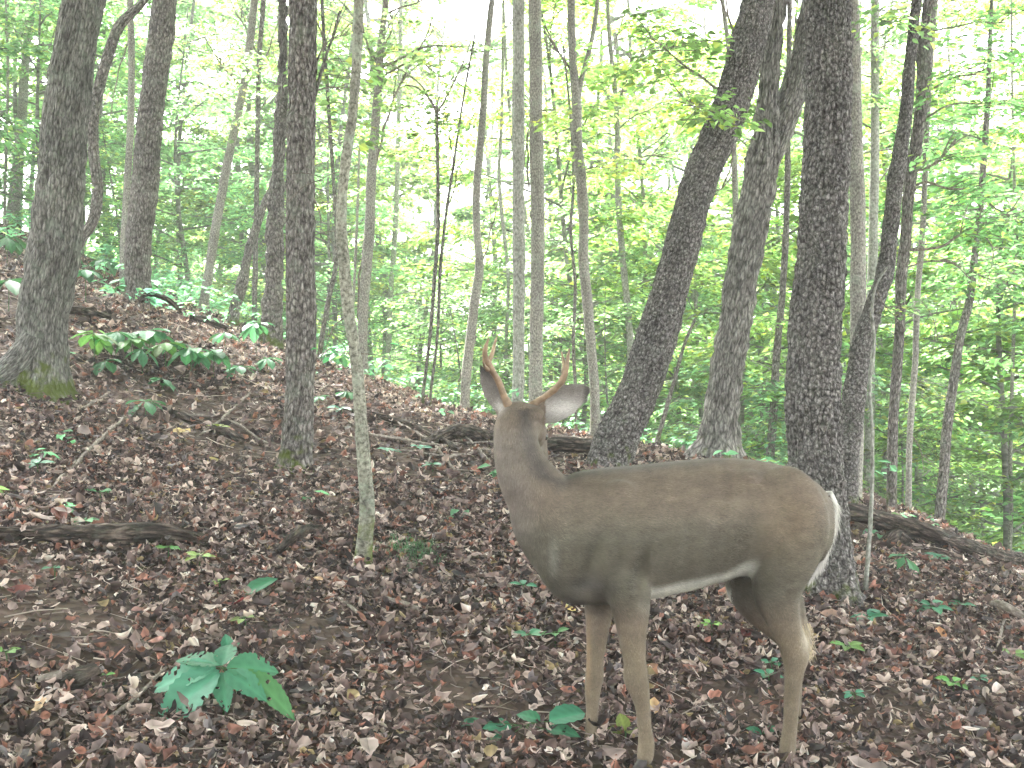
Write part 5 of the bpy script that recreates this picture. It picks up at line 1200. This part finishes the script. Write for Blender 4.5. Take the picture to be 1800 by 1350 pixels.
mixc((.16, .12, .085), g2d(1413, 1135, 16, 22) * .4); mixc((.42, .38, .30), g2d(1418, 1120, 9, 26) * .6)
mixc((.26, .16, .085), g2d(1034, 1150, 5, 60) * .5)
coat *= 1.13
coat *= np.exp(.07 * n2(Vd[:, 0] * 22 + 3, Vd[:, 2] * 40) + .07 * n2(Vd[:, 0] * 90, Vd[:, 2] * 90))[:, None]
a_ = bm_me.color_attributes.new('col', 'FLOAT_COLOR', 'POINT'); c4 = np.ones((nv, 4), dtype=np.float32); c4[:, :3] = coat; a_.data.foreach_set('color', c4.ravel())
bm_me.polygons.foreach_set('use_smooth', np.ones(len(bm_me.polygons), dtype=bool))
m, N, L = newmat('deer_coat')
at = node(N, 'ShaderNodeAttribute', attribute_name='col'); tc = node(N, 'ShaderNodeTexCoord')
mp = node(N, 'ShaderNodeMapping'); mp.inputs['Scale'].default_value = (60, 160, 260); mp.inputs['Rotation'].default_value = (0, .5, 0); L.new(tc.outputs['Object'], mp.inputs[0])
nz = node(N, 'ShaderNodeTexNoise', Scale=1.0, Detail=5, Roughness=.7); L.new(mp.outputs[0], nz.inputs['Vector'])
r = ramp(N, [(.3, (.80, .80, .79)), (.7, (1.18, 1.18, 1.18))]); L.new(nz.outputs['Fac'], r.inputs[0])
mu = node(N, 'ShaderNodeMixRGB', blend_type='MULTIPLY'); mu.inputs[0].default_value = 1; L.new(at.outputs['Color'], mu.inputs[1]); L.new(r.outputs[0], mu.inputs[2])
b = node(N, 'ShaderNodeBsdfPrincipled', Roughness=.75); b.inputs['Specular IOR Level'].default_value = .15
b.inputs['Sheen Weight'].default_value = .10; b.inputs['Sheen Roughness'].default_value = .5
L.new(mu.outputs[0], b.inputs['Base Color'])
bp = node(N, 'ShaderNodeBump', Strength=.5, Distance=.004); L.new(nz.outputs['Fac'], bp.inputs['Height']); L.new(bp.outputs[0], b.inputs['Normal'])
o = node(N, 'ShaderNodeOutputMaterial'); L.new(b.outputs[0], o.inputs[0]); M['coat'] = m
org = DP(1240, 1350); org[2] = gz(org[0], org[1])
deer = empty('deer', org, 'grey-brown antlered deer standing side-on with its head turned away', 'deer')
bm_me.name = 'deer_body'; bm_me.materials.clear(); bm_me.materials.append(m)
bm_me.transform(Matrix.Translation(Vector(-org)))
obj('body', bm_me, deer)
# short fur: real hairs lying along the body
rngf = np.random.default_rng(9)
mpoly = len(bm_me.polygons); bm_me.calc_loop_triangles(); nt_ = len(bm_me.loop_triangles); tri = np.zeros(nt_ * 3, dtype=np.int32); bm_me.loop_triangles.foreach_get('vertices', tri); tri = tri.reshape(-1, 3)
A0, A1, A2 = Vd[tri[:, 0]], Vd[tri[:, 1]], Vd[tri[:, 2]]; ar = np.linalg.norm(np.cross(A1 - A0, A2 - A0), axis=1); cen_y = A0[:, 1]
front = sst(-Nd[tri[:, 0]][:, 1], -.35, .0) + .05
wgt = ar * front * (1 - np.exp(-((Ub[tri[:, 0]] - 955) / 7)**2 - ((Vb_[tri[:, 0]] - 768) / 8)**2)); wgt /= wgt.sum(); nh = 150000
ti = rngf.choice(nt_, nh, p=wgt); b1 = rngf.random(nh); b2 = rngf.random(nh); sw = b1 + b2 > 1; b1[sw] = 1 - b1[sw]; b2[sw] = 1 - b2[sw]
hp = A0[ti] * (1 - b1 - b2)[:, None] + A1[ti] * b1[:, None] + A2[ti] * b2[:, None]; hn = Nd[tri[ti, 0]]; hc = coat[tri[ti, 0]]; hu = Ub[tri[ti, 0]]; hv = Vb_[tri[ti, 0]]
fb = sst(hu, 930, 1010) * sst(-hv, -1110, -1040)
fl_ = np.stack([fb * 1.0 + .05, np.zeros(nh), -.28 * fb - (1 - fb) * 1.0], -1)
isear = (hv < 748) & ((hu > 958) | (hu < 880) | (hv < 700))
fl_[isear & (hu > 900)] = [1, 0, .35]; fl_[isear & (hu <= 900)] = [-.4, 0, 1]
fl_ += rngf.normal(0, .16, (nh, 3)) + np.stack([n2(hp[:, 0] * 16, hp[:, 2] * 16), np.zeros(nh), n2(hp[:, 0] * 16 + 50, hp[:, 2] * 16)], -1) * .28
fl_ -= hn * (fl_ * hn).sum(1)[:, None]; fl_ /= np.linalg.norm(fl_, axis=1)[:, None] + 1e-9
hd = fl_ + hn * rngf.uniform(.10, .34, nh)[:, None]
L_h = rngf.uniform(.008, .017, nh) * np.where(hv > 1090, .65, 1) * np.where(isear, .6, 1)
sh = np.cross(hd, hn); sh /= np.linalg.norm(sh, axis=1)[:, None] + 1e-9; wv_ = .00075
HV = np.stack([hp - sh * wv_ - hn * .0005, hp + sh * wv_ - hn * .0005, hp + hd * L_h[:, None]], 1)
tone_ = np.exp(rngf.normal(0, .20, nh) + .22 * n2(hp[:, 0] * 30 + 9, hp[:, 2] * 55))
HC = np.repeat((hc * tone_[:, None])[:, None], 3, 1); HC[:, 2] *= 1.3; HC[:, :2] *= .85
m, N, L = newmat('fur_hair'); at = node(N, 'ShaderNodeAttribute', attribute_name='col'); b = node(N, 'ShaderNodeBsdfPrincipled', Roughness=.6); b.inputs['Specular IOR Level'].default_value = .25
L.new(at.outputs['Color'], b.inputs['Base Color']); o = node(N, 'ShaderNodeOutputMaterial'); L.new(b.outputs[0], o.inputs[0])
fo = obj('fur', make_mesh('fur', HV.reshape(-1, 3) - org, [np.arange(nh * 3).reshape(-1, 3)], m, False, HC.reshape(-1, 3)), deer); fo['kind'] = 'stuff'
M['antler'] = simple_mat('antler', (.22, .155, .10), .55, .45, 40, .002)
M['hoof'] = simple_mat('hoof', (.035, .03, .028), .5, .3, 60)
M['eye'] = simple_mat('eye', (.008, .006, .005), .08, spec=.6)
def dtube(pts, name, mat, seg=12, n=30, parent=deer):
    P3 = [DP(*a[:3]) for a in pts]; rd = [a[3] * 1.15 * PX for a in pts]; q, r_, s_ = resample(P3, rd, n)
    A, B_ = np.meshgrid(np.linspace(0, 1, seg, endpoint=False), s_); dsp = r_[:, None] * .14 * VNoise(5, 77)(A, B_ * 60)
    v1, q1, t1 = tube(q, r_, seg, True, dsp)
    return obj(name, make_mesh(name, v1 - org, [q1, t1], mat), parent)
an = dtube([(896,716,.03,7),(887,698,.03,5.5),(876,670,.02,5),(861,645,.0,5.2),(853,628,-.02,4.6),(853,612,-.03,3.4),(859,594,-.03,1)], 'antler', M['antler'])
dtube([(858,638,-.01,3.8),(865,622,.01,3.4),(869,606,.03,2.6),(874,590,.05,.8)], 'tine', M['antler'], parent=an)
dtube([(858,650,-.0,3.6),(852,644,-.03,2.6),(849,636,-.05,1)], 'tine', M['antler'], parent=an)
an = dtube([(932,716,.03,7),(942,708,.03,5.6),(957,698,.02,5),(975,684,.0,5.2),(989,667,-.02,5.2),(995,648,-.03,4.2),(998,631,-.03,3.1),(1001,612,-.03,.9)], 'antler', M['antler'])
dtube([(992,656,-.02,4),(991,638,.01,3),(987,618,.03,1)], 'tine', M['antler'], parent=an)
v1, q1 = ell(DP(956, 768, .135), (.014, .016, .014), None, 16, 10); obj('eye', make_mesh('eye', v1 - org, [q1], M['eye']), deer)
v1, q1 = ell(DP(879.5, 767, .13), (.011, .014, .014), None, 16, 10); obj('eye', make_mesh('eye', v1 - org, [q1], M['eye']), deer)
def hoof(u, v, off, s=1.0):
    for k_ in (-1, 1):
        c0 = DP(u, v, off + .016 * k_); L0 = 13 * PX * s
        prof = [(0, -.014, .004), (.25, .0, .012), (.6, .012, .017), (1.0, .026, .02)]
        rows = []
        for (t_, fw, rr_) in prof:
            a = np.linspace(0, 2 * np.pi, 14, endpoint=False)
            rows.append(np.stack([c0[0] - .012 * t_ * 1.5 + np.cos(a) * (.016 + .014 * t_) * s - .004, c0[1] + np.sin(a) * (.012 + .005 * t_) * s, np.full(14, c0[2] - t_ * .05 * s)], -1))
        V = np.concatenate(rows + [rows[0].mean(0)[None], rows[-1].mean(0)[None]])
        Qd = [[i_ * 14 + (j_ + 1) % 14, i_ * 14 + j_, (i_ + 1) * 14 + j_, (i_ + 1) * 14 + (j_ + 1) % 14] for i_ in range(3) for j_ in range(14)]
        Tt = [[j_, (j_ + 1) % 14, 56] for j_ in range(14)] + [[42 + (j_ + 1) % 14, 42 + j_, 57] for j_ in range(14)]
        obj('hoof', make_mesh('hoof', V - org, [Qd, Tt], M['hoof']), deer)
hoof(1131,1336,-.135); hoof(1031,1332,.11,.95); hoof(1379,1338,-.125); hoof(1394,1326,.12,.95)
# tail: a tapering dock with a fringe of long hair, brown outside and white along the edge
tg = Geo()
tp_ = [(1452,868,.0,12),(1458,885,.0,14),(1458,910,.0,14),(1452,940,-.0,13),(1443,968,.0,12),(1432,995,.0,9),(1422,1012,.0,4)]
P3 = [DP(a[0], a[1], a[2]) for a in tp_]; q, r_, _ = resample(P3, [a[3] * PX for a in tp_], 40)
v1, q1, t1 = tube(q, r_, 16, True, None, r_ * 1.5); tg.add(v1, q1, t1, (.15, .12, .09))
cc = np.array(tg.C[-1]).copy(); nn_ = np.repeat(np.linspace(0, 1, 40), 16); xx = v1[:640, 0] - np.repeat(q[:, 0], 16)
cc[:640][xx > .004] = (.62, .60, .55); tg.C[-1] = cc
rng2 = np.random.default_rng(5)
for _ in range(1500):
    t_ = rng2.random()**.8; k_ = min(38, int(t_ * 39)); c0 = q[k_]; rr_ = r_[k_]; a = rng2.random() * 6.283
    n0 = np.array([math.cos(a), math.sin(a) * 1.5, 0]); p0 = c0 + n0 * rr_ * .9; dn = q[k_ + 1] - q[k_]; dn /= np.linalg.norm(dn)
    L_ = rng2.uniform(.03, .065); d_ = dn + n0 * rng2.uniform(.1, .35) + rng2.normal(0, .08, 3); d_ /= np.linalg.norm(d_)
    s1 = np.cross(d_, [0, 1, 0]); s1 /= np.linalg.norm(s1); w_ = .0011
    white = math.cos(a) > -.1 or k_ > 30
    tg.add([p0 - s1 * w_, p0 + s1 * w_, p0 + d_ * L_], None, [[0, 1, 2]], np.array((.66, .64, .60) if white else (.17, .13, .10)) * rng2.uniform(.75, 1.15))
obj('tail', tg.mesh('tail', M['litter'], org), deer)
# hock tuft hair
tg = Geo()
for _ in range(500):
    u0 = rng2.normal(1417, 5); v0 = rng2.uniform(1095, 1150); p0 = DP(u0, v0, -.10 + rng2.normal(0, .014)); d_ = np.array([.35 + rng2.normal(0, .15), rng2.normal(0, .2), -1]); d_ /= np.linalg.norm(d_)
    L_ = rng2.uniform(.02, .045); s1 = np.cross(d_, [0, 1, 0]) * .0009
    tg.add([p0 - s1, p0 + s1, p0 + d_ * L_], None, [[0, 1, 2]], np.array((.46, .38, .27)) * rng2.uniform(.6, 1.2))
obj('hock_tuft', tg.mesh('hock_tuft', M['litter'], org), deer)
